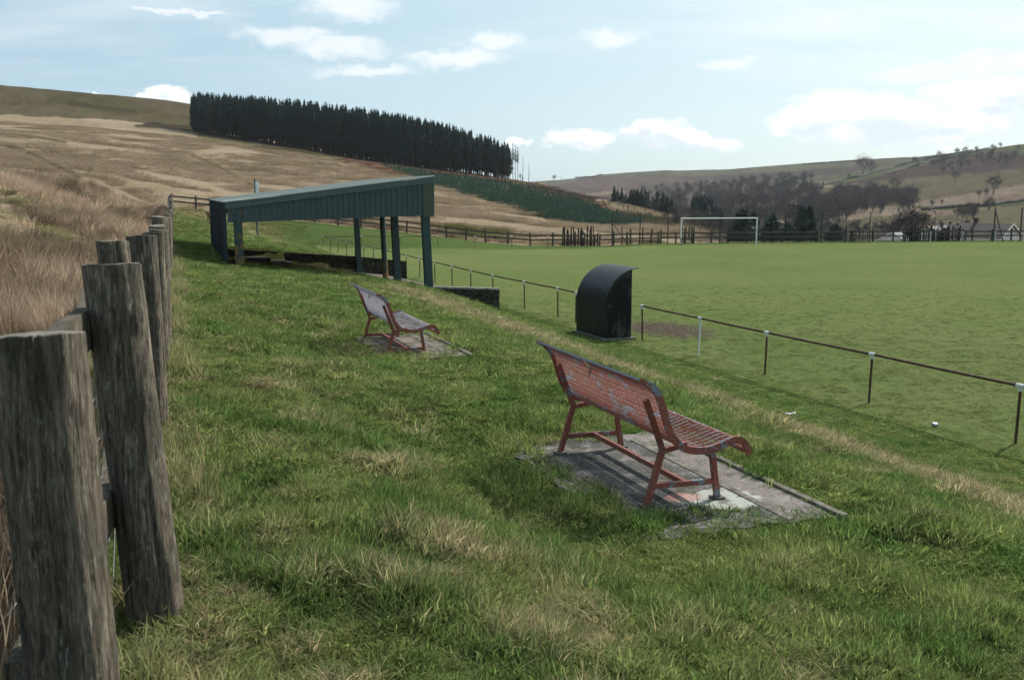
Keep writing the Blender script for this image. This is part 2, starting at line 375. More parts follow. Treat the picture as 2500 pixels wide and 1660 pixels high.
M_SIGN = mat('white_board', lambda q: pbr(q, (0.78, 0.80, 0.79), 0.5))
M_CAN = mat('crumpled_can', lambda q: pbr(q, q.mix(q.step(q.noise(obj_co(q), 30, 3), 0.45, 0.6), (0.62, 0.64, 0.7), (0.10, 0.12, 0.26)), 0.35, 0.5))
M_PAPER = mat('white_scrap', lambda q: pbr(q, q.mix(q.step(q.noise(obj_co(q), 22, 3), 0.5, 0.6), (0.75, 0.76, 0.8), (0.25, 0.27, 0.4)), 0.7))
M_BARK = mat('bare_bark', lambda q: pbr(q, q.mix(q.noise(geo_co(q), 4, 3), (0.05, 0.04, 0.036), (0.12, 0.10, 0.09)), 0.95))
def m_twig(q):
    c = q.mix(orand(q), (0.070, 0.058, 0.058), (0.115, 0.094, 0.090)); return pbr(q, c, 0.95)
M_TWIG = mat('winter_twigs', m_twig)
M_HEDGE = mat('dark_hedge', lambda q: pbr(q, q.mix(q.noise(geo_co(q), .2, 3), (0.025, 0.026, 0.02), (0.07, 0.06, 0.05)), .95))
def m_needle(q):
    n = q.noise(geo_co(q), 0.8, 3); c = q.mix(n, (0.012, 0.031, 0.028), (0.030, 0.060, 0.052)); c = q.mix(q.m('MULTIPLY', orand(q), 0.35), c, (0.018, 0.030, 0.022))
    return pbr(q, c, 0.9, spec=0.1)
M_NEEDLE = mat('spruce_needles', m_needle)
M_YOUNG = mat('young_needles', lambda q: pbr(q, q.mix(q.noise(geo_co(q), 0.05, 3), (0.055, 0.092, 0.062), (0.095, 0.140, 0.090)), .9, spec=.1))
M_TRUNK = mat('conifer_trunk', lambda q: pbr(q, (0.055, 0.046, 0.040), 0.95))
M_HWALL = mat('house_render', lambda q: pbr(q, q.mix(orand(q), (0.50, 0.49, 0.46), (0.62, 0.61, 0.59)), 0.9))
M_HROOF = mat('brown_roof_tiles', lambda q: pbr(q, q.mix(q.noise(geo_co(q), 1.5, 3), (0.045, 0.034, 0.033), (0.085, 0.066, 0.062)), 0.9))
M_HROOFG = mat('grey_roof_slates', lambda q: pbr(q, q.mix(q.noise(geo_co(q), 1.5, 3), (0.06, 0.062, 0.07), (0.10, 0.10, 0.108)), 0.8))
M_GLASS = mat('dark_window_glass', lambda q: pbr(q, (0.03, 0.035, 0.04), 0.15, spec=0.5))

def m_ground(q, scale=1.0, bd=0.06, k1=0.8):
    at = q.n('ShaderNodeAttribute', attribute_name='col').outputs['Color']
    co = geo_co(q)
    n1 = q.noise(co, 14 * scale, 5, 0.7); n2 = q.noise(co, 3.2 * scale, 5, 0.65)
    c = q.mix(q.m('MULTIPLY', q.step(n1, 0.60, 0.34), k1), at, q.mix(1.0, at, (0.42, 0.46, 0.42), 'MULTIPLY'))
    c = q.mix(q.m('MULTIPLY', q.step(n2, 0.45, 0.75), 0.30), c, q.mix(1.0, c, (1.45, 1.3, 1.15), 'MULTIPLY'))
    return pbr(q, c, 1.0, bump=q.m('ADD', n1, n2), bstr=1.0, bdist=bd, spec=0.0)
M_GROUND = mat('bank_turf', lambda q: m_ground(q, 1.0, 0.05))
M_HILL = mat('moorland', lambda q: m_ground(q, 0.16, 0.5, 0.5))
M_FARHILL = mat('far_hillside', lambda q: m_ground(q, 0.03, 2.0))
def m_pitch(q):
    co = geo_co(q)
    a = q.noise(co, 0.10, 5, 0.65); b = q.noise(co, 1.6, 5, 0.65); c_ = q.noise(co, 16, 5, 0.72); e = q.noise(q.mapping(co, (3.4, 3.4, 1)), 1.0, 5, 0.7)
    c = q.mix(q.step(a, 0.3, 0.7), (0.106, 0.142, 0.046), (0.140, 0.162, 0.064))
    c = q.mix(q.m('MULTIPLY', q.step(b, 0.45, 0.75), 0.45), c, (0.140, 0.162, 0.072))
    c = q.mix(q.m('MULTIPLY', q.step(e, 0.52, 0.36), 0.30), c, (0.062, 0.094, 0.030))
    c = q.mix(q.m('MULTIPLY', q.step(c_, 0.52, 0.32), 0.6), c, (0.048, 0.068, 0.025))
    at = q.n('ShaderNodeAttribute', attribute_name='mud').outputs['Fac']
    mud = q.step(q.m('ADD', at, q.m('MULTIPLY', q.m('SUBTRACT', e, 0.5), 2.6)), 0.42, 0.62)
    mudc = q.mix(q.step(c_, 0.42, 0.58), (0.022, 0.018, 0.013), (0.135, 0.112, 0.088))
    c = q.mix(mud, c, mudc)
    return pbr(q, c, 1.0, bump=q.m('ADD', c_, q.m('MULTIPLY', e, 0.8)), bstr=1.0, bdist=0.05, spec=0.0)
M_PITCH = mat('mown_pitch_grass', m_pitch)

def m_blade(q, trans=0.52):
    ti = q.n('ShaderNodeAttribute', attribute_name='tint', attribute_type='INSTANCER').outputs['Color']
    h = q.n('ShaderNodeAttribute', attribute_name='h').outputs['Fac']
    v = q.n('ShaderNodeAttribute', attribute_name='v').outputs['Color']
    c = q.mix(1.0, ti, v, 'MULTIPLY')
    c = q.mix(q.m('MULTIPLY', h, 0.22), c, q.mix(0.3, c, (0.23, 0.21, 0.115)))
    d = q.n('ShaderNodeBsdfDiffuse', {'Color': c}).outputs[0]; t = q.n('ShaderNodeBsdfTranslucent', {'Color': c}).outputs[0]
    return q.n('ShaderNodeMixShader', {0: trans, 1: d, 2: t}).outputs[0]
M_BLADE = mat('grass_blades', m_blade)
M_RUSH = mat('dead_rush_blades', lambda q: m_blade(q, 0.4))

# ------------------------------------------------------------------ terrain heights
R0 = np.array([9.309, 18.023]); UD = np.array([-0.3624, 0.9320]); NL = np.array([-0.9320, -0.3624])   # rail line, along it, bank side
def prof(pts):
    q = np.arange(-6, 40, 0.1); z = np.interp(q, [p[0] for p in pts], [p[1] for p in pts])
    k = np.exp(-0.5 * (np.arange(-25, 26) * 0.1 / 0.55) ** 2); k /= k.sum()
    zp = np.convolve(np.pad(z, 25, mode='edge'), k, 'valid'); return q, zp
PA = prof([(-6, 0), (0, 0), (2, .08), (4.2, .35), (8.4, 2.02), (11.5, 2.5), (14.9, 2.97), (18, 3.05), (30, 3.3)])
PB = prof([(-6, 0), (0, 0), (1.6, .03), (2.7, .15), (5.2, 1.28), (7.7, 1.83), (12, 2.25), (13.6, 2.5), (18, 2.9), (30, 3.5)])
PC = prof([(-6, 0), (0, .05), (2, .3), (4.5, 1.0), (7.4, 1.95), (9.5, 2.35), (12, 3.1), (18, 3.6), (30, 4.2)])
# bench frames: origin at the back foot nearest the stand's far side of the bench, along, forward
BA, BF = np.array([-0.344, 0.939]), np.array([0.939, 0.344])
B1 = onz(1578, 1236, 2.5); B2 = np.array([-1.70, 13.33, 2.5])
# stand frame
SU, SV = np.array([-0.314, 0.949]), np.array([0.949, 0.314]); SP = np.array([-2.94, 35.10])
FENCE_A, FENCE_B = -0.334, -0.22
def fence_dl(x, y): return -(x - FENCE_A * y - FENCE_B) * 0.9485          # metres to the moor side of the timber fence
EF = np.array([(-60, 75), (-28.3, 84.0), (-9.0, 86.2), (-2.3, 87), (7.5, 87), (11.5, 90.5), (20, 93), (46, 96.5), (90, 103)])  # end fence line x,y
EFZ = np.array([(-60, 6), (-28.3, 3.4), (-9.0, 1.15), (-2.3, .28), (1.5, 0.02), (7.5, 0.0), (90, 0.0)])
def efy(x): return np.interp(x, EF[:, 0], EF[:, 1])

COLS = {  # photo column: (distance, photo row) or (distance, 'z', height)
 -900: [(5,'z',3.1),(12,'z',3.3),(30,'z',4.2),(50,'z',5.6),(70,'z',8),(110,380),(200,330),(320,285),(420,262),(600,230),(800,190),(900,165),(1100,175),(2000,300),(4200,380)],
 0: [(5,'z',3.05),(12,'z',3.2),(30,'z',3.7),(50,'z',4.7),(70,428),(110,398),(200,352),(320,312),(420,292),(600,262),(800,224),(900,200),(1100,215),(2000,330),(4200,400)],
 250: [(5,'z',3.0),(12,'z',3.1),(30,'z',3.3),(50,'z',3.9),(70,452),(110,425),(200,375),(320,332),(420,306),(520,288),(800,243),(900,228),(1100,240),(2000,340),(4200,410)],
 485: [(30,'z',3.0),(60,'z',3.2),(85,'z',3.5),(100,486),(130,462),(200,418),(300,368),(400,333),(430,325),(600,300),(900,248),(1100,262),(2000,350),(4200,415)],
 700: [(60,'z',2.8),(87,'z',2.6),(100,'z',3.0),(130,482),(200,441),(300,390),(390,358),(450,350),(600,335),(800,322),(1200,340),(2000,380),(4200,420)],
 850: [(60,'z',2.0),(88,'z',1.7),(100,'z',2.1),(130,502),(200,457),(300,415),(400,386),(460,379),(600,370),(800,365),(1200,380),(2000,400),(4200,425)],
 1000: [(60,'z',1.0),(88,'z',1.1),(100,'z',1.5),(140,503),(200,472),(300,435),(400,406),(470,400),(600,398),(800,402),(1200,410),(2000,420),(4200,432)],
 1200: [(88,'z',.25),(100,'z',.5),(140,528),(200,498),(300,458),(420,432),(480,430),(560,440),(700,'z',-6),(1200,'z',-10),(2000,462),(2600,447),(3000,455),(4200,458)],
 1340: [(88,'z',0),(100,'z',.0),(140,545),(200,513),(300,478),(400,458),(470,449),(520,453),(620,'z',-6),(900,'z',-12),(1300,470),(2000,455),(2600,441),(2900,448),(4200,455)],
 1450: [(88,'z',0),(100,'z',-.2),(140,555),(200,530),(300,500),(400,483),(440,480),(500,488),(620,'z',-12),(1000,'z',-14),(1400,478),(2000,450),(2500,426),(2900,436),(4200,450)],
 1560: [(90,'z',0),(100,'z',-.3),(140,565),(200,545),(300,518),(380,507),(420,506),(500,'z',-12),(900,'z',-15),(1300,480),(1900,450),(2400,412),(2800,425),(4200,445)],
 1650: [(92,'z',0),(102,'z',-.5),(140,572),(200,554),(280,534),(340,527),(400,'z',-12),(850,'z',-16),(1200,482),(1800,450),(2400,412),(2800,425),(4200,445)],
 1720: [(94,'z',0),(102,'z',-.7),(140,576),(200,560),(260,545),(310,540),(380,'z',-13),(800,'z',-15),(1100,488),(1600,455),(2200,425),(2400,413),(2800,425),(4200,445)],
 1800: [(95,'z',0),(103,'z',-.8),(130,'z',-3),(200,'z',-7),(300,'z',-11),(700,'z',-13),(1000,486),(1500,450),(2000,425),(2400,410),(2800,420),(4200,440)],
 1950: [(97,'z',0),(104,'z',-.8),(130,'z',-3.5),(180,'z',-7),(300,'z',-11),(550,'z',-11),(700,520),(900,490),(1200,462),(1600,435),(2100,410),(2400,395),(2800,405),(4200,440)],
 2100: [(99,'z',0),(106,'z',-.9),(130,'z',-3.5),(180,'z',-7.5),(300,'z',-11),(450,540),(600,520),(800,495),(1000,470),(1300,440),(1700,415),(2200,383),(2500,392),(4200,430)],
 2300: [(101,'z',0),(108,'z',-1),(130,'z',-3.5),(180,'z',-7.5),(240,'z',-9.5),(300,'z',-10),(400,545),(550,520),(750,490),(950,465),(1150,440),(1350,410),(1500,390),(1700,370),(2000,378),(4200,430)],
 2500: [(103,'z',0),(110,'z',-1),(130,'z',-3.5),(180,'z',-7.5),(250,'z',-9.5),(350,555),(500,530),(700,490),(900,460),(1100,425),(1300,385),(1450,362),(1600,346),(1900,356),(4200,420)],
 3400: [(110,'z',0),(120,'z',-1),(180,'z',-7),(250,'z',-9),(350,550),(500,520),(700,475),(900,440),(1100,400),(1300,350),(1600,300),(1900,310),(4200,400)],
}
_lr = np.linspace(math.log(3), math.log(4300), 520); _az = []; _tab = []
for px in sorted(COLS):
    rr, zz_ = [], []
    for e in COLS[px]:
        rr.append(math.log(e[0]))
        if e[1] == 'z': zz_.append(e[2])
        else:
            d = ray(px, e[1]); zz_.append(EYE + d[2] * e[0] / math.hypot(d[0], d[1]))
    _az.append(math.atan2(px - 1250, F)); _tab.append(np.interp(_lr, rr, zz_))
_az = np.array(_az); _tab = np.array(_tab)
_ag = np.linspace(_az[0], _az[-1], 420)
_T = np.array([np.interp(_ag, _az, _tab[:, j]) for j in range(len(_lr))]).T        # az x r
def _gs(a, s, ax):
    k = np.exp(-0.5 * (np.arange(-3 * s, 3 * s + 1) / s) ** 2); k /= k.sum(); n = 3 * s
    return np.apply_along_axis(lambda v: np.convolve(np.pad(v, n, mode='edge'), k, 'valid'), ax, a)
_T = _gs(_gs(_T, 4, 1), 7, 0)
def z_far(x, y):
    r = np.hypot(x, y); a = np.clip(np.arctan2(x, y), _ag[0], _ag[-1] - 1e-6)
    i = (a - _ag[0]) / (_ag[1] - _ag[0]); j = np.clip((np.log(np.maximum(r, 3.001)) - _lr[0]) / (_lr[1] - _lr[0]), 0, len(_lr) - 1.001)
    i0 = i.astype(int); j0 = j.astype(int); fi = i - i0; fj = j - j0; i1 = np.minimum(i0 + 1, len(_ag) - 1)
    z = (_T[i0, j0] * (1 - fi) + _T[i1, j0] * fi) * (1 - fj) + (_T[i0, j0 + 1] * (1 - fi) + _T[i1, j0 + 1] * fi) * fj
    amp = np.interp(r, [10, 60, 150, 400, 1000, 3000], [0.10, 0.18, 0.25, 0.7, 3.0, 6.0]); s = np.interp(r, [60, 400, 1500], [0.14, 0.035, 0.012])
    far_fade = 1.0
    return z + far_fade * amp * (fbm(x * 0.14, y * 0.14, 3) - 0.5) * sstep(500, 120, r) + amp * (fbm(x * 0.022 + 5, y * 0.022, 4) - 0.5) * sstep(110, 300, r)
def terrace(s, L):
    """floor below the stand: steps up from the front (s=0) to the back (s=6.6)"""
    f = 1.28 - 0.038 * L
    return f + np.interp(s, [-3, -1.2, 0, 1.5, 3.0, 5.0, 6.6], [-0.75, -0.12, 0, 0.10, 0.30, 0.55, 0.66]) + 0.22 * (fbm(s * 1.3, L * 0.9, 3) - 0.5) * sstep(1.0, 3.0, s)
def z_site(x, y):
    q = (x - R0[0]) * NL[0] + (y - R0[1]) * NL[1]; qc = np.clip(q, -5.9, 39)
    za, zb, zc = (np.interp(qc, P[0], P[1]) for P in (PA, PB, PC))
    t1 = sstep(13, 33, y); t2 = sstep(46, 64, y)
    z = za * (1 - t1) + (zb * (1 - t2) + zc * t2) * t1
    zf = np.interp(x, EFZ[:, 0], EFZ[:, 1]); t3 = sstep(-7.5, 0, y - efy(x)); z = z * (1 - t3) + zf * t3
    bumps = sstep(1.0, 4.0, q)
    z = z + bumps * (0.10 * (fbm(x * 1.1, y * 1.1, 3) - 0.5) + 0.13 * (fbm(x * 2.7, y * 2.7, 2) - 0.5) * sstep(34, 16, y))
    for B in (B1, B2):                                                    # level ground round the bench slabs
        a = (x - B[0]) * BA[0] + (y - B[1]) * BA[1]; d = (x - B[0]) * BF[0] + (y - B[1]) * BF[1]
        o = np.maximum(np.maximum(-0.65 - a, a - 1.95), np.maximum(-0.40 - d, d - 1.2)); t = sstep(1.7, 0.0, o)
        z = z * (1 - t) + (2.485 if B is B1 else 2.445) * t
    return z
def stand_sl(x, y):
    px = x - SP[0]; py = y - SP[1]
    return -(px * SV[0] + py * SV[1]), px * SU[0] + py * SU[1]            # s towards the back, L along
def height(x, y):
    x = np.asarray(x, float); y = np.asarray(y, float)
    zs = z_site(x, y); zfar = z_far(x, y)
    dl = fence_dl(x, y); de = (y - efy(x)) * 0.97
    zm = zs
    t = np.maximum(sstep(0.3, 7, dl), sstep(0.5, 14, de)); t = np.where(y < 0.5, sstep(0.3, 12, dl), t)
    z = zs * (1 - t) + zfar * t
    s, L = stand_sl(x, y)
    inside = (s > -3.0) & (s < 6.75) & (L > 0.25) & (L < 14.7)
    z = np.where(inside & (s > -1.2), np.minimum(terrace(s, L), 9), z)
    return z
def h1(x, y): return float(height(np.array([x]), np.array([y]))[0])
def hits(px, py, rmin, rmax, n=260):
    px = np.asarray(px, float); py = np.asarray(py, float)
    x = (px - 1250) / F; y = -(py - 830) / F; d = np.stack([x, math.cos(PIT) + y * math.sin(PIT), -math.sin(PIT) + y * math.cos(PIT)], -1)
    d /= np.hypot(d[:, 0], d[:, 1])[:, None]; r = np.exp(np.linspace(math.log(rmin), math.log(rmax), n))
    X = d[:, :1] * r; Y = d[:, 1:2] * r; g = height(X.ravel(), Y.ravel()).reshape(X.shape) - (EYE + d[:, 2:3] * r)
    k = np.where((g > 0).any(1), np.argmax(g > 0, 1), n - 1); k0 = np.maximum(k - 1, 0); i = np.arange(len(px))
    ga_, gb_ = g[i, k0], g[i, k]; t = np.where(gb_ - ga_ > 1e-6, np.clip(-ga_ / np.where(gb_ - ga_ > 1e-6, gb_ - ga_, 1), 0, 1), 1); rr = r[k0] + (r[k] - r[k0]) * t
    X, Y = d[:, 0] * rr, d[:, 1] * rr; return np.stack([X, Y, height(X, Y)], -1)
def hit(px, py, rmin=20, rmax=4000): return hits([px], [py], rmin, rmax, 500)[0]
def project(x, y, z):
    q2 = z - EYE; c, s = math.cos(PIT), math.sin(PIT); zc = np.maximum(y * c - q2 * s, 1e-3); yc = y * s + q2 * c
    return 1250 + F * x / zc, 830 - F * yc / zc

# ------------------------------------------------------------------ terrain colours (what grows where)
def inpoly(px, py, poly):
    c = np.zeros(px.shape, bool); n = len(poly)
    for i in range(n):
        x0, y0 = poly[i]; x1, y1 = poly[i - 1]
        cond = ((y0 > py) != (y1 > py)); xs = (x1 - x0) * (py - y0) / (y1 - y0 + 1e-9) + x0
        c ^= cond & (px < xs)
    return c
TAN = (0.33, 0.258, 0.184); TAN2 = (0.27, 0.212, 0.145); OLIVE = (0.098, 0.080, 0.050); BRACK = (0.150, 0.078, 0.056)
PINE = (0.058, 0.066, 0.042); PURP = (0.080, 0.062, 0.060); GREYG = (0.100, 0.098, 0.070); FIELD = (0.084, 0.092, 0.052); HEATH = (0.068, 0.050, 0.046); PALE = (0.195, 0.152, 0.12)
REGIONS = [
 ([(-900,120),(490,240),(490,320),(300,295),(0,280),(-900,240)], OLIVE),
 ([(0,285),(480,318),(480,330),(200,305),(0,298)], TAN2),
 ([(100,205),(260,225),(470,300),(300,285),(120,250)], (0.085,0.072,0.04)),
 ([(380,298),(490,312),(490,322),(330,306)], (0.045,0.038,0.028)),
 ([(480,326),(640,352),(900,398),(1010,412),(930,412),(700,372),(480,345)], (0.135,0.115,0.062)),
 ([(800,382),(1000,408),(1270,440),(1340,452),(1470,485),(1600,520),(1560,540),(1400,500),(1230,470),(1060,445),(930,420)], BRACK),
 ([(930,402),(1080,425),(1250,448),(1420,492),(1500,526),(1575,545),(1510,553),(1400,548),(1290,522),(1180,488),(1060,455),(1000,432)], PINE),
 ([(1240,442),(1340,452),(1470,485),(1450,497),(1330,470),(1250,452)], (0.08,0.06,0.045)),
 ([(1440,478),(1600,512),(1720,540),(1800,575),(1600,580),(1500,560),(1480,520)], TAN2),
 ([(1490,515),(1650,540),(1700,552),(1600,556),(1500,540)], (0.09,0.075,0.048)),
 ([(1000,545),(1180,560),(1280,575),(1200,582),(1020,565)], (0.135,0.125,0.052)),
 ([(1290,430),(1560,405),(1900,395),(2100,370),(2300,380),(1960,470),(1700,520),(1400,480)], PURP),
 ([(1290,446),(1400,428),(1500,414),(1640,410),(1770,412),(1950,392),(2230,374),(2230,396),(1900,420),(1700,432),(1560,428),(1450,432),(1350,450)], GREYG),
 ([(1340,452),(1440,432),(1560,428),(1700,440),(1640,470),(1450,480)], (0.112,0.085,0.078)),
 ([(1620,466),(1740,440),(1745,446),(1640,474)], PALE), ([(1420,476),(1520,464),(1530,470),(1440,482)], PALE),
 ([(1840,455),(1900,440),(2060,425),(2210,392),(2230,400),(2120,430),(2060,450),(1880,462)], GREYG),
 ([(2050,430),(2180,408),(2230,392),(2330,378),(2330,384),(2200,412),(2120,440),(2020,448)], FIELD),
 ([(2100,440),(2240,405),(2330,385),(2500,345),(2500,420),(2300,430),(2150,445),(2000,455)], HEATH),
 ([(2330,372),(2500,338),(2500,362),(2420,372),(2250,400),(2240,395)], FIELD),
 ([(2460,365),(2500,352),(2500,378),(2475,378)], FIELD),
 ([(1900,470),(2130,445),(2300,430),(2500,412),(2500,600),(1750,600),(1800,540)], (0.108,0.094,0.064)),
 ([(2200,470),(2500,420),(2500,445),(2330,472),(2200,490)], (0.115,0.094,0.062)),
 ([(1820,540),(2050,495),(2100,512),(2200,500),(2500,450),(2500,470),(2300,510),(2000,545),(1850,560)], PALE),
 ([(2250,520),(2500,470),(2500,500),(2280,528)], (0.165,0.12,0.098)),
 ([(2220,505),(2400,500),(2500,488),(2500,502),(2300,515)], (0.075,0.078,0.045)),
 ([(1700,545),(1900,545),(2250,562),(2250,590),(1700,590)], (0.07,0.06,0.05)),
 ([(1560,450),(1900,440),(2000,470),(1960,520),(1750,545),(1620,520)], (0.088,0.074,0.066)),
]
LINES = [ # trodden paths, ditches and seams on the hillside: photo polyline, half width px, colour
 ([(0,350),(60,370),(110,392),(150,412),(195,430)], 5, (0.07,0.062,0.035)),
 ([(232,370),(228,395),(215,425)], 4, (0.12,0.10,0.055)),
 ([(470,380),(530,405),(600,445),(660,480)], 3.5, (0.11,0.085,0.052)),
 ([(0,326),(90,335),(160,347)], 3, (0.10,0.085,0.05)),
 ([(330,308),(420,312),(490,320)], 3, (0.06,0.052,0.035)),
 ([(170,252),(230,262),(330,275)], 5, (0.06,0.05,0.032)),
 ([(1250,447),(1320,468),(1400,492)], 2.0, (0.20,0.16,0.11)),
 ([(1733,425),(1732,450),(1745,466)], 1.5, PALE), ([(1340,437),(1450,432),(1510,414)], 1.2, (0.05,0.045,0.04)),
]
def hill_col(x, y, z):
    px, py = project(x, y, z); r = np.hypot(x, y)
    wob = np.interp(r, [80, 400, 1500], [16, 9, 5]); f1 = 0.05; 
    wx = px + wob * 2.0 * (fbm(px * 0.03, py * 0.06, 4) - 0.5); wy = py + wob * (fbm(px * 0.03 + 40, py * 0.06, 4) - 0.5)
    wx = np.clip(wx, 3, 2495)
    n = fbm(x * 0.05, y * 0.05, 5, 0.6); n2 = fbm(px * 0.012, py * 0.09 + px * 0.01, 4)
    t = sstep(0.35, 0.65, n)[:, None]; c = np.array(TAN) * (1 - t) + np.array(TAN2) * t
    g = sstep(0.52, 0.66, n2)[:, None] * 0.22; c = c * (1 - g) + np.array((0.21, 0.175, 0.09)) * g
    for poly, rgb in REGIONS:
        m = inpoly(wx, wy, poly) & (y > 60)
        k = (0.75 + 0.5 * fbm(px[m] * 0.05, py[m] * 0.14, 4))[:, None]
        c[m] = np.array(rgb) * k
    for pl, hw, rgb in LINES:
        d = np.full(px.shape, 1e9)
        for (x0, y0), (x1, y1) in zip(pl[:-1], pl[1:]):
            vx, vy = x1 - x0, y1 - y0; t = np.clip(((px - x0) * vx + (py - y0) * vy) / (vx * vx + vy * vy), 0, 1)
            d = np.minimum(d, np.hypot(px - x0 - t * vx, py - y0 - t * vy))
        m = sstep(hw * 1.7, hw * 0.6, d * (0.7 + 0.6 * n))[:, None] * 0.95 * (y > 40)[:, None]
        c = c * (1 - m) + np.array(rgb) * m
    return c
def grass_mix(x, y):
    """0 = green turf, 1 = bleached straw"""
    q = (x - R0[0]) * NL[0] + (y - R0[1]) * NL[1]
    n = fbm(x * 0.9 + 3, y * 0.9, 4, 0.65); n2 = fbm(x * 3.6, y * 3.6, 3)
    crest = np.exp(-((q - 7.4 - 1.2 * (fbm(x * 0.4, y * 0.4, 3) - 0.5)) / 1.0) ** 2) * sstep(33, 24, y)
    g = sstep(0.50, 0.74, n * 0.40 + n2 * 0.60) * 0.55 + crest * (0.8 + 1.3 * n2)
    g = g + 0.25 * sstep(2.5, 1.2, np.abs(fence_dl(x, y) + 0.4)) * sstep(30, 4, y)
    g = g + 0.7 * sstep(50, 66, y) * sstep(1.5, 5, q) * sstep(.35, .6, fbm(x * .25, y * .25, 3)) + .45 * sstep(-5, -1, y - efy(x)) * sstep(6, -4, x)
    g = np.where(y > 36, g * 0.7 + 0.12, g)
    g = g * sstep(-1, 2.0, q) + 0.06
    return np.clip(g, 0, 1)
def site_col(x, y):
    g = grass_mix(x, y)[:, None]; c = np.array((0.036, 0.075, 0.014)) * (1 - g) + np.array((0.135, 0.110, 0.055)) * g
    q = (x - R0[0]) * NL[0] + (y - R0[1]) * NL[1]
    t = sstep(4.0, 1.5, q)[:, None]; c = c * (1 - t) + np.array((0.085, 0.120, 0.040)) * t
    s, L = stand_sl(x, y); m = (s > -2.6) & (s < 6.7) & (L > 0.2) & (L < 14.7)
    c[m] = np.array((0.07, 0.062, 0.04))
    m = (s > -2.2) & (s < 0.8) & (L > 0.2) & (L < 15); c[m] = np.array((0.17, 0.15, 0.13)) * (0.7 + 0.6 * fbm(x[m] * 2, y[m] * 2, 3))[:, None]
    return c

# ------------------------------------------------------------------ terrain mesh: one polar sheet, cut into named pieces
rs = np.concatenate([np.arange(0.3, 3, 0.25), np.arange(3, 12, 0.12), np.arange(12, 58, 0.26), np.arange(58, 112, 0.42)])
rs = np.concatenate([rs, 112 * 1.021 ** np.arange(0, 176)])
azs = np.radians(np.concatenate([np.arange(-180, -40, 4), np.arange(-40, -31, 0.6), np.arange(-31, 31, 0.115), np.arange(31, 40, 0.6), np.arange(40, 181, 4)]))
azs[-1] = np.pi
AA, RR = np.meshgrid(azs, rs)             # rows r, cols az
TX = RR * np.sin(AA); TY = RR * np.cos(AA); TZ = height(TX.ravel(), TY.ravel()).reshape(TX.shape)
TZ[:, 0] = TZ[:, -1]
nr, na = TX.shape
idx = np.arange(nr * na).reshape(nr, na)
quads = np.stack([idx[:-1, :-1], idx[:-1, 1:], idx[1:, 1:], idx[1:, :-1]], -1).reshape(-1, 4)[:, ::-1]
P = np.stack([TX.ravel(), TY.ravel(), TZ.ravel()], -1)
cen = P[quads].mean(1); cr = np.hypot(cen[:, 0], cen[:, 1]); caz = np.degrees(np.arctan2(cen[:, 0], cen[:, 1]))
on_site = (fence_dl(cen[:, 0], cen[:, 1]) < 0.0) & ((cen[:, 1] < efy(cen[:, 0]) + 0.4)) & (cr < 160) | (cen[:, 1] < 0.5) & (cr < 100)
far = (cr > 620)
def sheet(name, mask, material, colf, label=None):
    qd = quads[mask]; u, inv = np.unique(qd, return_inverse=True); vs = P[u]; qd = inv.reshape(-1, 4)
    me = bpy.data.meshes.new(name); me.vertices.add(len(vs)); me.vertices.foreach_set('co', vs.ravel())
    me.loops.add(qd.size); me.loops.foreach_set('vertex_index', qd.ravel().astype(np.int32))
    me.polygons.add(len(qd)); me.polygons.foreach_set('loop_start', np.arange(0, qd.size, 4, dtype=np.int32))
    me.polygons.foreach_set('use_smooth', np.ones(len(qd), bool)); me.update(calc_edges=True)
    at = me.attributes.new('col', 'FLOAT_COLOR', 'POINT'); c = np.ones((len(vs), 4)); c[:, :3] = colf(vs); at.data.foreach_set('color', c.ravel())
    return tag(link(name, me, material), kind='structure')
sheet('ground', on_site, M_GROUND, lambda v: site_col(v[:, 0], v[:, 1]))
sheet('moorland_hill', ~on_site & ~far, M_HILL, lambda v: hill_col(v[:, 0], v[:, 1], v[:, 2]))
sheet('far_hills', far & ~on_site, M_FARHILL, lambda v: hill_col(v[:, 0], v[:, 1], v[:, 2]))

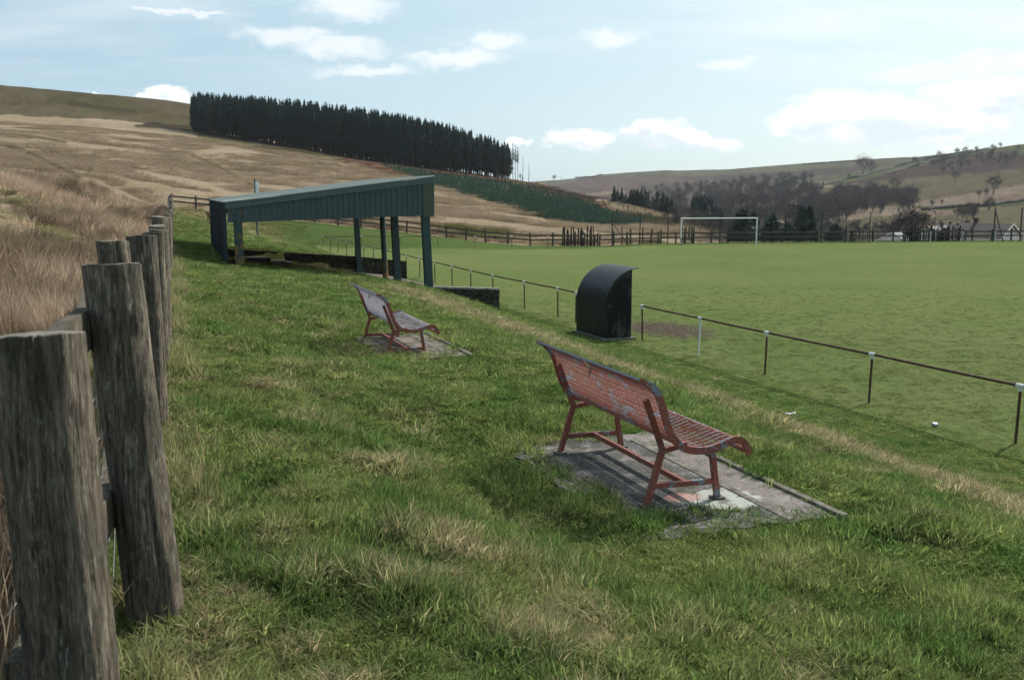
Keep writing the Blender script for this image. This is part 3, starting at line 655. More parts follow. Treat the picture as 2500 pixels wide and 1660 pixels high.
# pitch: its own sheet just above the ground, from the rail out
def pitch_sheet():
    tt = np.arange(-26, 66.9, 0.35); qq = np.concatenate([np.arange(-95, -12, 1.0), np.arange(-12, 1.01, 0.25)])
    Q, T = np.meshgrid(qq, tt)
    X = R0[0] + NL[0] * Q + UD[0] * T; Y = R0[1] + NL[1] * Q + UD[1] * T
    lim = np.minimum(efy(X) - 2.2, np.interp(X, [-30, -15.3, 6, 9], [78.4, 80.3, 83.0, 200])) - 0.8 * fbm(X * 0.3, Y * 0.3, 2); ok = (Y < lim)
    Z = np.maximum(height(X.ravel(), Y.ravel()).reshape(X.shape), 0.0) * 1.0 + 0.012
    i = np.arange(X.size).reshape(X.shape); qd = np.stack([i[:-1, :-1], i[:-1, 1:], i[1:, 1:], i[1:, :-1]], -1).reshape(-1, 4)
    okf = ok.ravel()[qd].all(1); qd = qd[okf]
    u, inv = np.unique(qd, return_inverse=True); qd = inv.reshape(-1, 4); vs = np.stack([X.ravel(), Y.ravel(), Z.ravel()], -1)[u]
    me = bpy.data.meshes.new('pitch'); me.from_pydata(vs.tolist(), [], qd.tolist()); me.update()
    if me.polygons[0].normal.z < 0: me.flip_normals()
    x, y = vs[:, 0], vs[:, 1]; mc = onz(1620, 805, 0)
    a = (x - mc[0]) * UD[0] + (y - mc[1]) * UD[1]; b = (x - mc[0]) * NL[0] + (y - mc[1]) * NL[1]
    mud = np.exp(-(a / 2.5) ** 2 - ((b + 0.1) / 1.5) ** 2) * 1.1
    a2 = np.clip(-a, 0, 30); mud = np.maximum(mud, 0.45 * np.exp(-((b + 0.6) / 0.16) ** 2) * (a < 0) * (a > -16))   # worn touchline run
    gm = onz(1766, 603, 0); mud = np.maximum(mud, 0.62 * np.exp(-((x - gm[0]) / 2.0) ** 2 - ((y - gm[1]) / 0.9) ** 2))
    at = me.attributes.new('mud', 'FLOAT', 'POINT'); at.data.foreach_set('value', mud)
    return tag(link('pitch', me, M_PITCH), kind='structure')
pitch_sheet()

# ------------------------------------------------------------------ timber post fence along the moor
def post_mesh(name, h, rad, seed, nseg, nz, lean=(0, 0), rough=1.0):
    """round timber post: knots, drying cracks, worn top; base 0.15 below the ground"""
    rg = np.random.default_rng(seed); th = np.linspace(0, 2 * np.pi, nseg, endpoint=False); zs = np.linspace(-0.15, h, nz)
    T, Z = np.meshgrid(th, zs)
    cx, cy = np.cos(T), np.sin(T)
    r = rad * (1.0 - 0.02 * (Z / h)) * (1 + 0.035 * rough * (fbm(cx * 1.3 + seed, cy * 1.3 + Z * 0.8, 3) - 0.5) * 2)
    r = r + rough * 0.006 * (fbm(T * 7 + seed * 3, Z * 1.7, 4, 0.6) - 0.5) * 2
    if nseg > 24:
        for k in range(7):                         # drying cracks
            t0 = rg.uniform(0, 6.28); z0 = rg.uniform(0, h); ln = rg.uniform(0.25, 0.8)
            tt = t0 + 0.10 * (fbm(Z * 2.2 + k * 7, Z * 0 + seed, 3) - 0.5) * 2
            dth = np.abs((T - tt + np.pi) % (2 * np.pi) - np.pi); r -= 0.018 * np.exp(-(dth / 0.05) ** 2) * np.exp(-((Z - z0) / ln) ** 4)
        for k in range(3):                         # knots
            t0 = rg.uniform(3.6, 6.0); z0 = rg.uniform(0.1, h - 0.1); dth = (T - t0 + np.pi) % (2 * np.pi) - np.pi
            d = np.hypot(dth * rad / 0.028, (Z - z0) / 0.045); r += 0.013 * np.exp(-d ** 2) - 0.012 * np.exp(-(d / 0.4) ** 2)
    lx = lean[0] * Z / h; ly = lean[1] * Z / h
    X = r * cx + lx; Y = r * cy + ly
    Zt = Z + 0.0; Zt[-1] += rough * 0.006 * (fbm(cx[-1] * 2 + seed, cy[-1] * 2, 2) - 0.5) * 2 + 0.008 * (cx[-1] * rg.uniform(-1, 1) + cy[-1] * rg.uniform(-.5, .5)) * rad / 0.1
    Zt[-1] -= .075 * r[-1] * cy[-1] / .1 * .1 * 1.4
    vs = np.stack([X, Y, Zt], -1).reshape(-1, 3).tolist(); fs = []
    for i in range(nz - 1):
        for k in range(nseg): fs.append((i * nseg + k, i * nseg + (k + 1) % nseg, (i + 1) * nseg + (k + 1) % nseg, (i + 1) * nseg + k))
    nv = len(vs); b = (nz - 1) * nseg
    ring2 = [((vs[b + k][0] - lx[-1, 0]) * 0.975 + lx[-1, 0], (vs[b + k][1] - ly[-1, 0]) * 0.975 + ly[-1, 0], vs[b + k][2] + 0.003) for k in range(nseg)]
    vs += ring2; fs += [(b + k, b + (k + 1) % nseg, nv + (k + 1) % nseg, nv + k) for k in range(nseg)]
    vs.append((lx[-1, 0], ly[-1, 0], float(np.mean([p[2] for p in ring2])) + 0.003)); fs += [(nv + k, nv + (k + 1) % nseg, nv + nseg) for k in range(nseg)]
    me = bpy.data.meshes.new(name); me.from_pydata(vs, [], fs); me.materials.append(M_WOOD); me.materials.append(M_CUT)
    sm = [True] * len(fs); sm[-3 * nseg:] = [False] * (3 * nseg); mi = [0] * len(fs)
    for k in range(len(fs) - 2 * nseg, len(fs)): sm[k] = False; mi[k] = 1
    me.polygons.foreach_set('use_smooth', sm); me.polygons.foreach_set('material_index', mi); me.update()
    return me
fence_root = empty('timber_fence', (-1.0, 2.3, h1(-1.0, 2.3)), 0, 'weathered grey round-post timber fence along the edge of the moor', 'fence')
FR = Vector(fence_root.location)
ys = [2.32, 3.72, 5.35, 7.05] + list(np.arange(8.75, 83.0, 1.66))
proto_posts = [post_mesh('post', 1.33, 0.095, 40 + k, 20, 14) for k in range(5)]
fence_pts = []; LEAN = [-.05, -.095, -.12, -.02]
for i, y in enumerate(ys):
    x = FENCE_A * y + FENCE_B + (-.065 if i == 0 else .07 if i == 1 else 0) + (rng.uniform(-.03, .03) if i > 3 else 0); z = h1(x, y)
    if i == 0: me = post_mesh('post', 1.27, 0.106, 11, 72, 70, (-0.05, 0))
    elif i == 1: me = post_mesh('post', 1.33, 0.106, 12, 72, 70, (-0.095, 0))
    elif i == 2: me = post_mesh('post', 1.36, 0.085, 13, 48, 40, (-0.12, 0))
    elif i == 3: me = post_mesh('post', 1.31, 0.105, 14, 48, 40, (-0.02, 0))
    else: me = proto_posts[i % 5]
    if i < 4: z = (3.0 if i < 2 else 2.98)
    o = link('post', me, None, fence_root, Vector((x, y, z)) - FR)
    if i > 3:
        o.rotation_euler = (rng.uniform(-.02, .02), rng.uniform(-.035, .01), rng.uniform(0, 6)); o.scale = (1, 1, rng.uniform(.95, 1.0))
    fence_pts.append((x, y, z))
def wob_rail(p0, p1, hgt, thk, n=10, seed=0):
    m = MB(); p0, p1 = np.array(p0), np.array(p1); vs = []; fs = []
    d = p1 - p0; d /= np.linalg.norm(d); sx = np.array([d[1], -d[0], 0]); sx /= np.linalg.norm(sx)
    for i in range(n + 1):
        c = p0 + (p1 - p0) * i / n; e = 0.006 * (np.array(fbm(np.array([i * .7 + seed]), np.array([seed * 1.0])))[0] - .5)
        for a, b in ((-1, -1), (1, -1), (1, 1), (-1, 1)): vs.append(c + sx * a * thk / 2 + np.array([0, 0, b * hgt / 2 + e]))
    for i in range(n):
        for k in range(4): fs.append((i * 4 + k, i * 4 + (k + 1) % 4, i * 4 + 4 + (k + 1) % 4, i * 4 + 4 + k))
    fs += [(3, 2, 1, 0), (n * 4, n * 4 + 1, n * 4 + 2, n * 4 + 3)]
    return m.add(vs, fs)
for i in range(len(fence_pts) - 1):
    a = np.array(fence_pts[i]); b = np.array(fence_pts[i + 1])
    for hz in (1.10, 0.42):
        la, lb = (LEAN[k] * hz / 1.3 if k < 4 else 0 for k in (i, i + 1)); offa, offb = np.array([-0.118 + la, -0.03, 0]), np.array([-0.118 + lb, -0.03, 0])
        m = wob_rail(a + offa + (0, 0, hz) - np.array(FR) - (b - a) * .03, b + offb + (0, 0, hz) - np.array(FR) + (b - a) * .03, 0.15, 0.045, 8 if i < 4 else 1, i + hz)
        m.build('rail', M_RAILWOOD, fence_root)
wm = MB()
for hz in (0.14, 0.28, 0.6, 0.74, 0.88):             # stock wire stapled to the near side
    pts = [np.array(p) + (-0.135 + 0.012 * math.sin(k * 2.1 + hz * 9), -0.05, hz - 0.015 * (k % 2)) - np.array(FR) for k, p in enumerate(fence_pts[:14])]
    wm.tube(pts, 0.0016, 4, False)
for k in range(70):
    t = k * 0.15; y = 2.5 + t; x = FENCE_A * y + FENCE_B - 0.135; zz0 = 3.0
    wm.tube([np.array((x, y, zz0 + .1)) - np.array(FR), np.array((x - .004, y + .01, zz0 + .88)) - np.array(FR)], 0.0012, 3, False)
wm.build('stock_wire', M_WIRE, fence_root)

# ------------------------------------------------------------------ two-rail timber fence round the far end
def rail_fence(line, spacing, label, hpost=1.1, name='rail_fence', top=(0.92, 0.52), zoff=0.0):
    p0 = line[0]; root = empty(name, (p0[0], p0[1], h1(*p0)), 0, label, 'fence'); O = np.array(root.location); pts = []
    seg = [np.array(p, float) for p in line]; acc = 0.0
    for a, b in zip(seg[:-1], seg[1:]):
        L = np.linalg.norm(b - a); n = max(1, round(L / spacing))
        for k in range(n): pts.append(a + (b - a) * k / n)
    pts.append(seg[-1]); P3 = []
    pm = MB(); pm.box((0, 0, hpost / 2 - .1), (0.13, 0.11, hpost + .2)); pme = pm.mesh('post', M_FARWOOD)
    for k, p in enumerate(pts):
        z = h1(*p) + zoff; P3.append(np.array((p[0], p[1], z))); o = link('post', pme, None, root, Vector(P3[-1] - O))
        o.rotation_euler = (rng.uniform(-.03, .03), rng.uniform(-.03, .03), rng.uniform(-.2, .2)); o.scale.z = rng.uniform(.93, 1.05)
    for a, b in zip(P3[:-1], P3[1:]):
        for hz in top:
            MB().beam(a + (0, -.07, hz + rng.uniform(-.02, .02)) - O, b + (0, -.07, hz + rng.uniform(-.02, .02)) - O, 0.04, 0.13).build('rail', M_RAILBOARD, root)
    return root
rail_fence([(-28.2, 83.9), (-9.0, 86.2), (-2.3, 87), (7.4, 87)], 1.9, 'two-rail dark timber fence running down the grass bank behind the corner of the pitch')
rail_fence([(7.6, 87.1), (11.5, 90.5), (20, 93.0), (32, 95)], 1.75, 'low two-rail timber fence behind the goal mouth')
rail_fence([(32.2, 95.1), (46, 96.5), (60, 98.6)], 2.0, 'two-rail timber fence in front of the row of houses', 1.15)

# upright stakes behind the rails, in ragged runs
def palings(xs0, label, hmean, hvar, spacing, wid, back=0.45, seed=0, gaps=0.0):
    rg = np.random.default_rng(seed); a, b = xs0; root = None; y = lambda x: float(efy(np.array([x]))[0]) + back
    root = empty('paling_fence', (a, y(a), h1(a, y(a))), 0, label, 'fence'); O = np.array(root.location); x = a
    proto = []
    for k in range(3):
        m = MB(); w_ = wid * (0.8 + .25 * k); m.box((0, 0, 0.45), (w_, 0.05, 1.1)); m.add([(-w_ / 2, -.025, 1.0), (w_ / 2, -.025, 1.0), (w_ / 2, .025, 1.0), (-w_ / 2, .025, 1.0), (0.01, 0, 1.09)], [(0, 1, 4), (1, 2, 4), (2, 3, 4), (3, 0, 4)]); proto.append(m.mesh('paling', M_FARWOOD))
    while x < b:
        if rg.random() > gaps:
            o = link('paling', proto[rg.integers(3)], None, root, Vector(np.array((x, y(x), h1(x, y(x)))) - O)); o.scale.z = max(.5, rg.normal(hmean, hvar)); o.rotation_euler = (rg.normal(0, .03), rg.normal(0, .03), 0)
        x += spacing * rg.uniform(.5, 1.6)
    za = h1(a, y(a)); zb = h1(b, y(b))
    MB().beam(np.array((a, y(a) + .04, za + .3)) - O, np.array((b, y(b) + .04, zb + .3)) - O, .03, .08).build('rail', M_FARWOOD, root)
    return root
palings((4.4, 7.3), 'ragged run of tall uneven stakes at the kink in the end fence', 1.45, .22, .17, .10, seed=1)
palings((8.8, 13.6), 'sparse tall stakes standing just behind the rail fence beside the goal', 1.4, .15, .75, .11, seed=2)
palings((15.6, 16.7), 'tight clump of stakes seen through the open goal', 1.35, .12, .12, .09, seed=3)
palings((19.2, 35.0), 'long row of thin widely set stakes below the dark conifers', 1.3, .1, .32, .05, seed=4)
palings((37.2, 43.6), 'dense dark boarded paling below the spreading bare tree', 1.25, .18, .22, .15, seed=5)

# ------------------------------------------------------------------ ball-stop net behind the goal
netroot = empty('ball_stop_net', (8.6, 88.6, h1(8.6, 88.6)), 0, 'tall thin-posted ball-stop netting strung behind the goal', 'net fence'); NO = np.array(netroot.location); npts = []
for px in (1494, 1562, 1630, 1694, 1758, 1822, 1885, 1946, 2005, 2063, 2122):
    Yn = np.interp(px, [1494, 1630, 2122], [87.0, 90.2, 93.5]); p = atY(px, 595, Yn); p[2] = h1(p[0], p[1]); npts.append(p)
    m = MB().tube([p - NO - (0, 0, .1), p - NO + (0, 0, 2.85)], 0.045, 6); m.build('net_post', M_DARKSTEEL, netroot)
for k, (a, b) in enumerate(((0, 1.5), (10, -1.5))):
    p = npts[a]; MB().tube([p - NO + (0, 0, 2.0), p - NO + (b, 0, 0.0)], .04, 5).build('brace', M_DARKSTEEL, netroot)
nm = MB()
for a, b in zip(npts[:-1], npts[1:]):
    for hz in (2.8, 1.95, 1.1): nm.tube([a - NO + (0, 0, hz), (a + b) / 2 - NO + (0, 0, hz - .05), b - NO + (0, 0, hz)], .010, 3, False)
    for k in range(1, 12):
        c = a + (b - a) * k / 12; nm.tube([c - NO + (0, 0, .05), c - NO + (0, 0, 2.76)], .0035, 3, False)
    for hz in np.arange(.2, 2.8, .25): nm.tube([a - NO + (0, 0, hz), b - NO + (0, 0, hz)], .0035, 3, False)
nm.build('netting', M_NET, netroot)
for px, lab in ((2425, 'tall dark braced steel pole beside the house gable'), (2490, 'tall dark plain steel pole at the end of the rail fence')):
    p = atY(px, 588, 95.5); p[2] = h1(p[0], p[1]); root = empty('net_pole', p, 0, lab, 'pole')
    MB().tube([(0, 0, -.1), (0, 0, 3.2)], .06, 7).build('pole', M_DARKSTEEL, root)
    if px < 2450:
        MB().tube([(0, 0, 2.95), (0.95, 0, 0)], .05, 6).build('brace', M_DARKSTEEL, root); MB().tube([(0, 0, 1.3), (0.5, 0, 1.3)], .03, 5).build('tie_bar', M_DARKSTEEL, root)

# ------------------------------------------------------------------ goal
ga, gb = onz(1662, 601, 0), onz(1846, 599, 0); goal = empty('goal_frame', (ga + gb) / 2, 0, 'white tubular football goal frame without a net', 'goal'); GO = (ga + gb) / 2
gdir = (gb - ga) / np.linalg.norm(gb - ga)
def m_goalpost(q):
    s = q.n('ShaderNodeSeparateXYZ'); q.set(s.inputs[0], geo_co(q)); n = q.noise(geo_co(q), 7, 4)
    f = q.m('MULTIPLY', q.step(s.outputs[2], 1.0, .5), q.step(n, .45, .52)); return pbr(q, q.mix(f, (.72, .72, .69), (.12, .06, .04)), .5)
M_GOALL = mat('goal_post_flaking_paint', m_goalpost)
MB().tube([ga - GO - (0, 0, .1), ga - GO + (0, 0, 2.40)], .06, 10).build('post', M_GOALL, goal)
MB().tube([gb - GO - (0, 0, .1), gb - GO + (0, 0, 2.40)], .06, 10).build('post', M_WHITE, goal)
MB().tube([ga - GO - gdir * .06 + (0, 0, 2.37), gb - GO + gdir * .06 + (0, 0, 2.37)], .058, 10).build('crossbar', M_WHITE, goal)

# ------------------------------------------------------------------ spectators' pipe rail
def pipe_rail(tops, label, name='pipe_rail', hz=1.1, end=None, white=()):
    pts = [np.array(p, float) for p in tops]; root = empty(name, (pts[0][0], pts[0][1], h1(pts[0][0], pts[0][1])), 0, label, 'railing'); O = np.array(root.location)
    for k, p in enumerate(pts):
        z = h1(p[0], p[1]); lean = (rng.uniform(-.03, .03), rng.uniform(-.02, .02))
        pst = MB().tube([np.array((p[0] + lean[0], p[1] + lean[1], z - .1)) - O, p - O + (0, 0, -.01)], .027, 9).build('post', M_WHITE if k in white else M_RUST, root)
        d = (pts[min(k + 1, len(pts) - 1)] - pts[max(k - 1, 0)]); d /= np.linalg.norm(d)
        m = MB().tube([p - O - d * .085, p - O + d * .085], .040, 10); m.tube([p - O - (0, 0, .10), p - O], .036, 9); m.build('clamp', M_WHITE if np.hypot(p[0], p[1]) < 60 else M_RUSTW, pst)
    for a, b in zip(pts[:-1], pts[1:]): MB().tube([a - O, (a + b) / 2 - O - (0, 0, .008), b - O], .029, 9, False).build('rail', M_RUST, root)
    return root
T1 = [(2492, 942), (2130, 865), (1873, 812), (1710, 777), (1568, 747)]
near = [onz(*p, 1.1) for p in T1]; near = [near[0] + (near[0] - near[1])] + near
pipe_rail(near, 'rusty pipe railing with white clamps on the open side of the black shelter', white=(4,))
T2 = [(1362, 704), (1280, 688), (1203, 673), (1149, 660.5), (1103, 650), (1061, 640), (1024.5, 631), (991, 623), (962, 616), (934, 609.5), (911, 604), (888, 599), (867, 594), (846, 590), (825, 585.5), (807, 581.5), (788, 577.5)]
farr = [onz(1407, 714, 1.1)] + [onz(*p, 1.1) for p in T2]
pipe_rail(farr, 'long rusty pipe railing running past the green stand to the corner of the pitch')
c0 = farr[-1]; c1 = onz(1424, 577, 0.93); er = [c0 + (c1 - c0) * t for t in np.linspace(0, 1, 8)]
pipe_rail(er[0:1] + er[1:], 'thin pale pipe railing along the end of the pitch below the bank')
rr_ = [atY(px, py, 94.0) for px, py in ((2273, 568), (2350, 567.5), (2430, 567), (2500, 568), (2570, 569))]
pipe_rail(rr_, 'white-topped pipe railing in front of the far row of houses', white=(0, 1, 2, 3, 4))

# ------------------------------------------------------------------ dugout shelter
DA, DF = np.array([-0.372, 0.928]), np.array([0.928, 0.372]); D0 = onz(1478, 830, 0.06); D0 = np.array([D0[0], D0[1]])
droot = empty('dugout_shelter', (D0[0], D0[1], h1(*D0)), math.atan2(DF[1], DF[0]), 'black curved-roof dugout shelter standing beside the pipe railing', 'shelter')
# local frame: x towards the pitch, y along its back, z up
arc = [(0, 0.06)] + [(0.0, h) for h in (0.4, 0.8, 1.1)] + [(1.22 - 1.22 * math.cos(t), 1.1 + 1.14 * math.sin(t)) for t in np.radians(np.arange(7, 88, 6))]
DL = 2.05
ver, fac = [], []
nar = len(arc); nn = []
for i in range(nar):
    a = np.array(arc[max(i - 1, 0)]); b = np.array(arc[min(i + 1, nar - 1)]); d = (b - a) / np.linalg.norm(b - a); nn.append((-d[1], d[0]))
for th_ in (0.012, -0.012):
    for y in (-0.03, DL + 0.03):
        for (x, z), (nx, nz) in zip(arc, nn): ver.append((x + nx * th_, y, z + nz * th_))
o_ = lambda s, e, i: (s * 2 + e) * nar + i
for i in range(nar - 1):
    fac += [(o_(0, 0, i), o_(0, 0, i + 1), o_(0, 1, i + 1), o_(0, 1, i)), (o_(1, 0, i + 1), o_(1, 0, i), o_(1, 1, i), o_(1, 1, i + 1)), (o_(0, 0, i + 1), o_(0, 0, i), o_(1, 0, i), o_(1, 0, i + 1)), (o_(0, 1, i), o_(0, 1, i + 1), o_(1, 1, i + 1), o_(1, 1, i))]
fac += [(o_(0, 0, nar - 1), o_(1, 0, nar - 1), o_(1, 1, nar - 1), o_(0, 1, nar - 1))]
MB().add(ver, fac, True).build('curved_shell', M_DUG, droot).modifiers.new('edges', 'EDGE_SPLIT').split_angle = R(40)
for y in (0.0, DL - 0.04):
    prof2 = [(0.02, 0.06)] + [(max(x, 0.02) + 0.012, z - 0.015) for x, z in arc if 0.2 < z and x < 0.86] + [(0.90, float(np.interp(0.90, [p[0] for p in arc[3:]], [p[1] for p in arc[3:]])) - 0.012), (0.90, 0.06)]
    n = len(prof2); vs = [(x, y, z) for x, z in prof2] + [(x, y + .04, z) for x, z in prof2]
    MB().add(vs, [tuple(range(n)), tuple(reversed(range(n, 2 * n)))] + [(i, n + i, n + (i + 1) % n, (i + 1) % n) for i in range(n)]).build('side_panel', M_DUGSIDE, droot)
MB().box((0.44, DL / 2, 0.0), (1.12, DL + .24, 0.14)).build('concrete_plinth', M_KERB, droot, bevel=.012)
MB().box((0.30, DL / 2, .46), (0.34, DL - .12, .05)).build('bench_board', M_RAILWOOD, droot)

# ------------------------------------------------------------------ benches
PROF = [(-.145, .902), (-.075, .868), (-.012, .80), (.028, .70), (.066, .58), (.112, .492), (.18, .428), (.27, .398), (.40, .395), (.52, .428), (.60, .446), (.662, .412), (.70, .335)]
def spline(P_, n):
    P_ = np.array([2 * np.array(P_[0]) - P_[1]] + [np.array(p) for p in P_] + [2 * np.array(P_[-1]) - P_[-2]]); out = []
    for i in range(1, len(P_) - 2):
        for t in np.linspace(0, 1, 12, endpoint=False):
            a, b, c, d = P_[i - 1:i + 3]; out.append(.5 * ((2 * b) + (-a + c) * t + (2 * a - 5 * b + 4 * c - d) * t * t + (-a + 3 * b - 3 * c + d) * t ** 3))
    out.append(P_[-2]); out = np.array(out); s = np.concatenate([[0], np.cumsum(np.linalg.norm(np.diff(out, axis=0), axis=1))])
    ss = np.linspace(0, s[-1], n); q = np.stack([np.interp(ss, s, out[:, 0]), np.interp(ss, s, out[:, 1])], -1); return q, s[-1]
BX0, BX1 = -0.15, 1.65
SPQ, SPL = spline(PROF, 200)
def tang(k):
    d = SPQ[min(k + 1, 199)] - SPQ[max(k - 1, 0)]; return d / np.linalg.norm(d)
def build_bench(label, mg, ml, mlip, flap=True):
    """local frame: x along the bench, y to the front, z up; feet at z=0"""
    root = empty('metal_bench', (0, 0, 0), 0, label, 'bench')
    rows = 58; split = 0.56
    grids = {'backrest_grating': MB(), 'seat_grating': MB()}
    for i in range(1, rows):
        k = int(i / rows * 199); p = SPQ[k]; t = tang(k); nrm = np.array([-t[1], t[0]])
        g = grids['backrest_grating' if i / rows < split - .12 else 'seat_grating']
        a = nrm * (.008 if i / rows < split - .12 else .0042); b = t * .0021
        spans = [(BX0 + .01, BX1 - .01)]
        if flap and 4 <= i <= 9: spans = [(BX0 + .01, 0.86), (0.955, BX1 - .01)]
        for x0, x1 in spans:
            c = [(-a - b), (-a + b), (a + b), (a - b)]
            g.hexa([(x0, p[0] + c[0][0], p[1] + c[0][1]), (x0, p[0] + c[1][0], p[1] + c[1][1]), (x0, p[0] + c[2][0], p[1] + c[2][1]), (x0, p[0] + c[3][0], p[1] + c[3][1]),
                    (x1, p[0] + c[0][0], p[1] + c[0][1]), (x1, p[0] + c[1][0], p[1] + c[1][1]), (x1, p[0] + c[2][0], p[1] + c[2][1]), (x1, p[0] + c[3][0], p[1] + c[3][1])])
    rods = MB()
    for x in np.arange(BX0 + .06, BX1 - .02, .0605):                      # cross rods that follow the curve
        for nm_, k0, k1 in (('backrest_grating', 3, int((split - .12) * 199)), ('seat_grating', int((split - .12) * 199), 197)):
            ks = list(range(k0, k1 + 1, 6)); pts = [(x, SPQ[k][0] - tang(k)[1] * .001, SPQ[k][1] + tang(k)[0] * .001) for k in ks]
            rods.tube([(x_, y_ - .0, z_ + (.004 if nm_ == 'seat_grating' else .0)) for x_, y_, z_ in pts], .0027, 4, False)
    rods.build('grating_rods', M_BENCHROD, root); grids['backrest_grating'].build('backrest_grating', mg, root); grids['seat_grating'].build('seat_grating', mlip if not flap else mg, root)
    for x in (BX0, BX1):                                                  # flat bar down each end
        vs = []; fs = []; ks = list(range(0, 200, 5)) + [199]
        for k in ks:
            t = tang(k); nrm = np.array([-t[1], t[0]]); w_ = .025 * (1 if k > 12 else .6)
            for sx, sn in ((-.007, -1), (.007, -1), (.007, 1), (-.007, 1)): q = SPQ[k] + nrm * w_ * sn; vs.append((x + sx, q[0], q[1]))
        for i in range(len(ks) - 1):
            for c in range(4): fs.append((i * 4 + c, i * 4 + (c + 1) % 4, i * 4 + 4 + (c + 1) % 4, i * 4 + 4 + c))
        n4 = len(vs) - 4; fs += [(0, 1, 2, 3), (n4 + 3, n4 + 2, n4 + 1, n4)]
        MB().add(vs, fs).build('end_bar', M_BENCHMIX, root)
    def strip(k0, k1, name, m_, thick):
        vs = []; fs = []; ks = list(range(k0, k1 + 1))
        for k in ks:
            t = tang(k); nrm = np.array([-t[1], t[0]]) * thick
            for x in (BX0 - .004, BX1 + .004):
                vs.append((x, SPQ[k][0] - nrm[0], SPQ[k][1] - nrm[1])); vs.append((x, SPQ[k][0] + nrm[0], SPQ[k][1] + nrm[1]))
        for i in range(len(ks) - 1):
            a = i * 4; fs += [(a, a + 2, a + 6, a + 4), (a + 1, a + 5, a + 7, a + 3), (a, a + 4, a + 5, a + 1), (a + 2, a + 3, a + 7, a + 6)]
        n = len(vs) - 4; fs += [(0, 1, 3, 2), (n, n + 2, n + 3, n + 1)]
        MB().add(vs, fs).build(name, m_, root)
    strip(0, 11, 'top_lip', mlip, .007); strip(193, 199, 'front_lip', M_BENCHMIX, .006)
    if flap:
        m = MB(); m.add([(0.86, -.005, .83), (0.955, .012, .835), (.955, .03, .765), (.865, -.055, .735), (0.862, -.002, .832), (0.957, .015, .837), (.957, .033, .767), (.867, -.052, .737)], [(3, 2, 1, 0), (4, 5, 6, 7), (0, 1, 5, 4), (1, 2, 6, 5), (2, 3, 7, 6), (3, 0, 4, 7)]); m.build('bent_flap', mg, root)
    for x in (0.0, 1.5):
        T_ = .037
        lg = [MB().beam((x, 0, 0), (x, .113, .386), T_, T_, (0, 1, 0)).build('leg', ml, root),
              MB().beam((x, .55, 0), (x, .487, .40), T_, T_, (0, 1, 0)).build('leg', ml, root)]
        MB().beam((x, .115, .375), (x, -.020, .735), T_ * .95, .034, (0, 1, 0)).build('back_strut', ml, root)
        MB().beam((x, .11, .372), (x, .295, .408), T_ * .9, .034).build('seat_arm', ml, root)
        MB().beam((x, .04, .135), (x, .53, .125), T_ * .85, .036).build('cross_bar', ml, root)
        for y, l_ in ((0.0, lg[0]), (.55, lg[1])): MB().box((x, y, .006), (.085, .085, .012)).build('foot_plate', M_KERB, l_)
    MB().beam((0.018, .30, .128), (1.482, .30, .13), .034, .036).build('stretcher', ml, root)
    return root
rot_b = math.atan2(BA[1], BA[0])
def place_bench(o, p, rz): o.location = p; o.rotation_euler = (0, 0, rz); o.scale = (1, -1, 1)
b1 = build_bench('red bench with peeling paint and a torn backrest on the worn tarmac slab', M_BENCH, M_BENCHLEG, M_BENCHGREY)
place_bench(b1, (B1[0], B1[1], 2.502), rot_b)
b2 = build_bench('lilac-grey bench with red legs half sunk in grass between the fence and the stand', M_BENCHFAR, M_BENCHLEG, M_BENCHFAR)
place_bench(b2, (B2[0], B2[1], 2.37), rot_b)
for (px, py, Y), lab in (((507, 533, 76), 'small distant red bench on the upper grass behind the stand'), ((514, 563, 66), 'small distant red bench half hidden by the corner of the stand back wall')):
    p = atY(px, py, Y); z = h1(p[0], p[1]); o = copy_tree(b1); tag(o, lab); place_bench(o, (p[0], p[1], z + .02), rot_b)

# slabs below the benches, kerb and edging strips
M_SLAB2 = mat('leaf_littered_slab', lambda q: m_conc(q, (0.05, 0.043, 0.034), (0.21, 0.18, 0.15), 5.0))
def slab(B, lab, x0=-.60, x1=1.9, d0=-.36, d1=1.08, m_=M_SLAB):
    o = empty('bench_slab', (B[0], B[1], 2.44 if B is B1 else 2.405), 0, lab, 'slab'); o.rotation_euler = (0, 0, rot_b); o.scale = (1, -1, 1)
    rg = np.random.default_rng(int(B[1])); n = 40; ring = []
    for (xa, ya), (xb, yb) in (((x0, d0), (x1, d0)), ((x1, d0), (x1, d1)), ((x1, d1), (x0, d1)), ((x0, d1), (x0, d0))):
        for k in range(14):
            t = k / 14; j = .045 if ya == d0 or xa != xb and ya != d1 or True else 0
            jit = 0 if (ya == d1 and yb == d1) else rg.uniform(-.05, .05)
            ring.append((xa + (xb - xa) * t + (jit if xa == xb else 0), ya + (yb - ya) * t + (jit if ya == yb else 0)))
    k = len(ring); vs = [(x, y, 0.0) for x, y in ring] + [(x, y, 0.06) for x, y in ring] 
    MB().add(vs, [tuple(range(k, 2 * k))] + [(i, (i + 1) % k, k + (i + 1) % k, k + i) for i in range(k)]).build('tarmac_panel', m_, o)
    MB().box(((x0 + x1) / 2, d1 + .034, .035), (x1 - x0 + .1, .06, .09)).build('kerb', M_KERB, o, bevel=.008)
    MB().box((.55, .755, .052), (2.25, .06, .028)).build('edging_strip', M_KERB, o, bevel=.004)
    return o
slab(B1, 'paint-spattered tarmac slab with a concrete kerb below the red bench'); slab(B2, 'weedy sunken tarmac slab below the lilac-grey bench', x1=1.6, d0=-.1, d1=.98, m_=M_SLAB2)

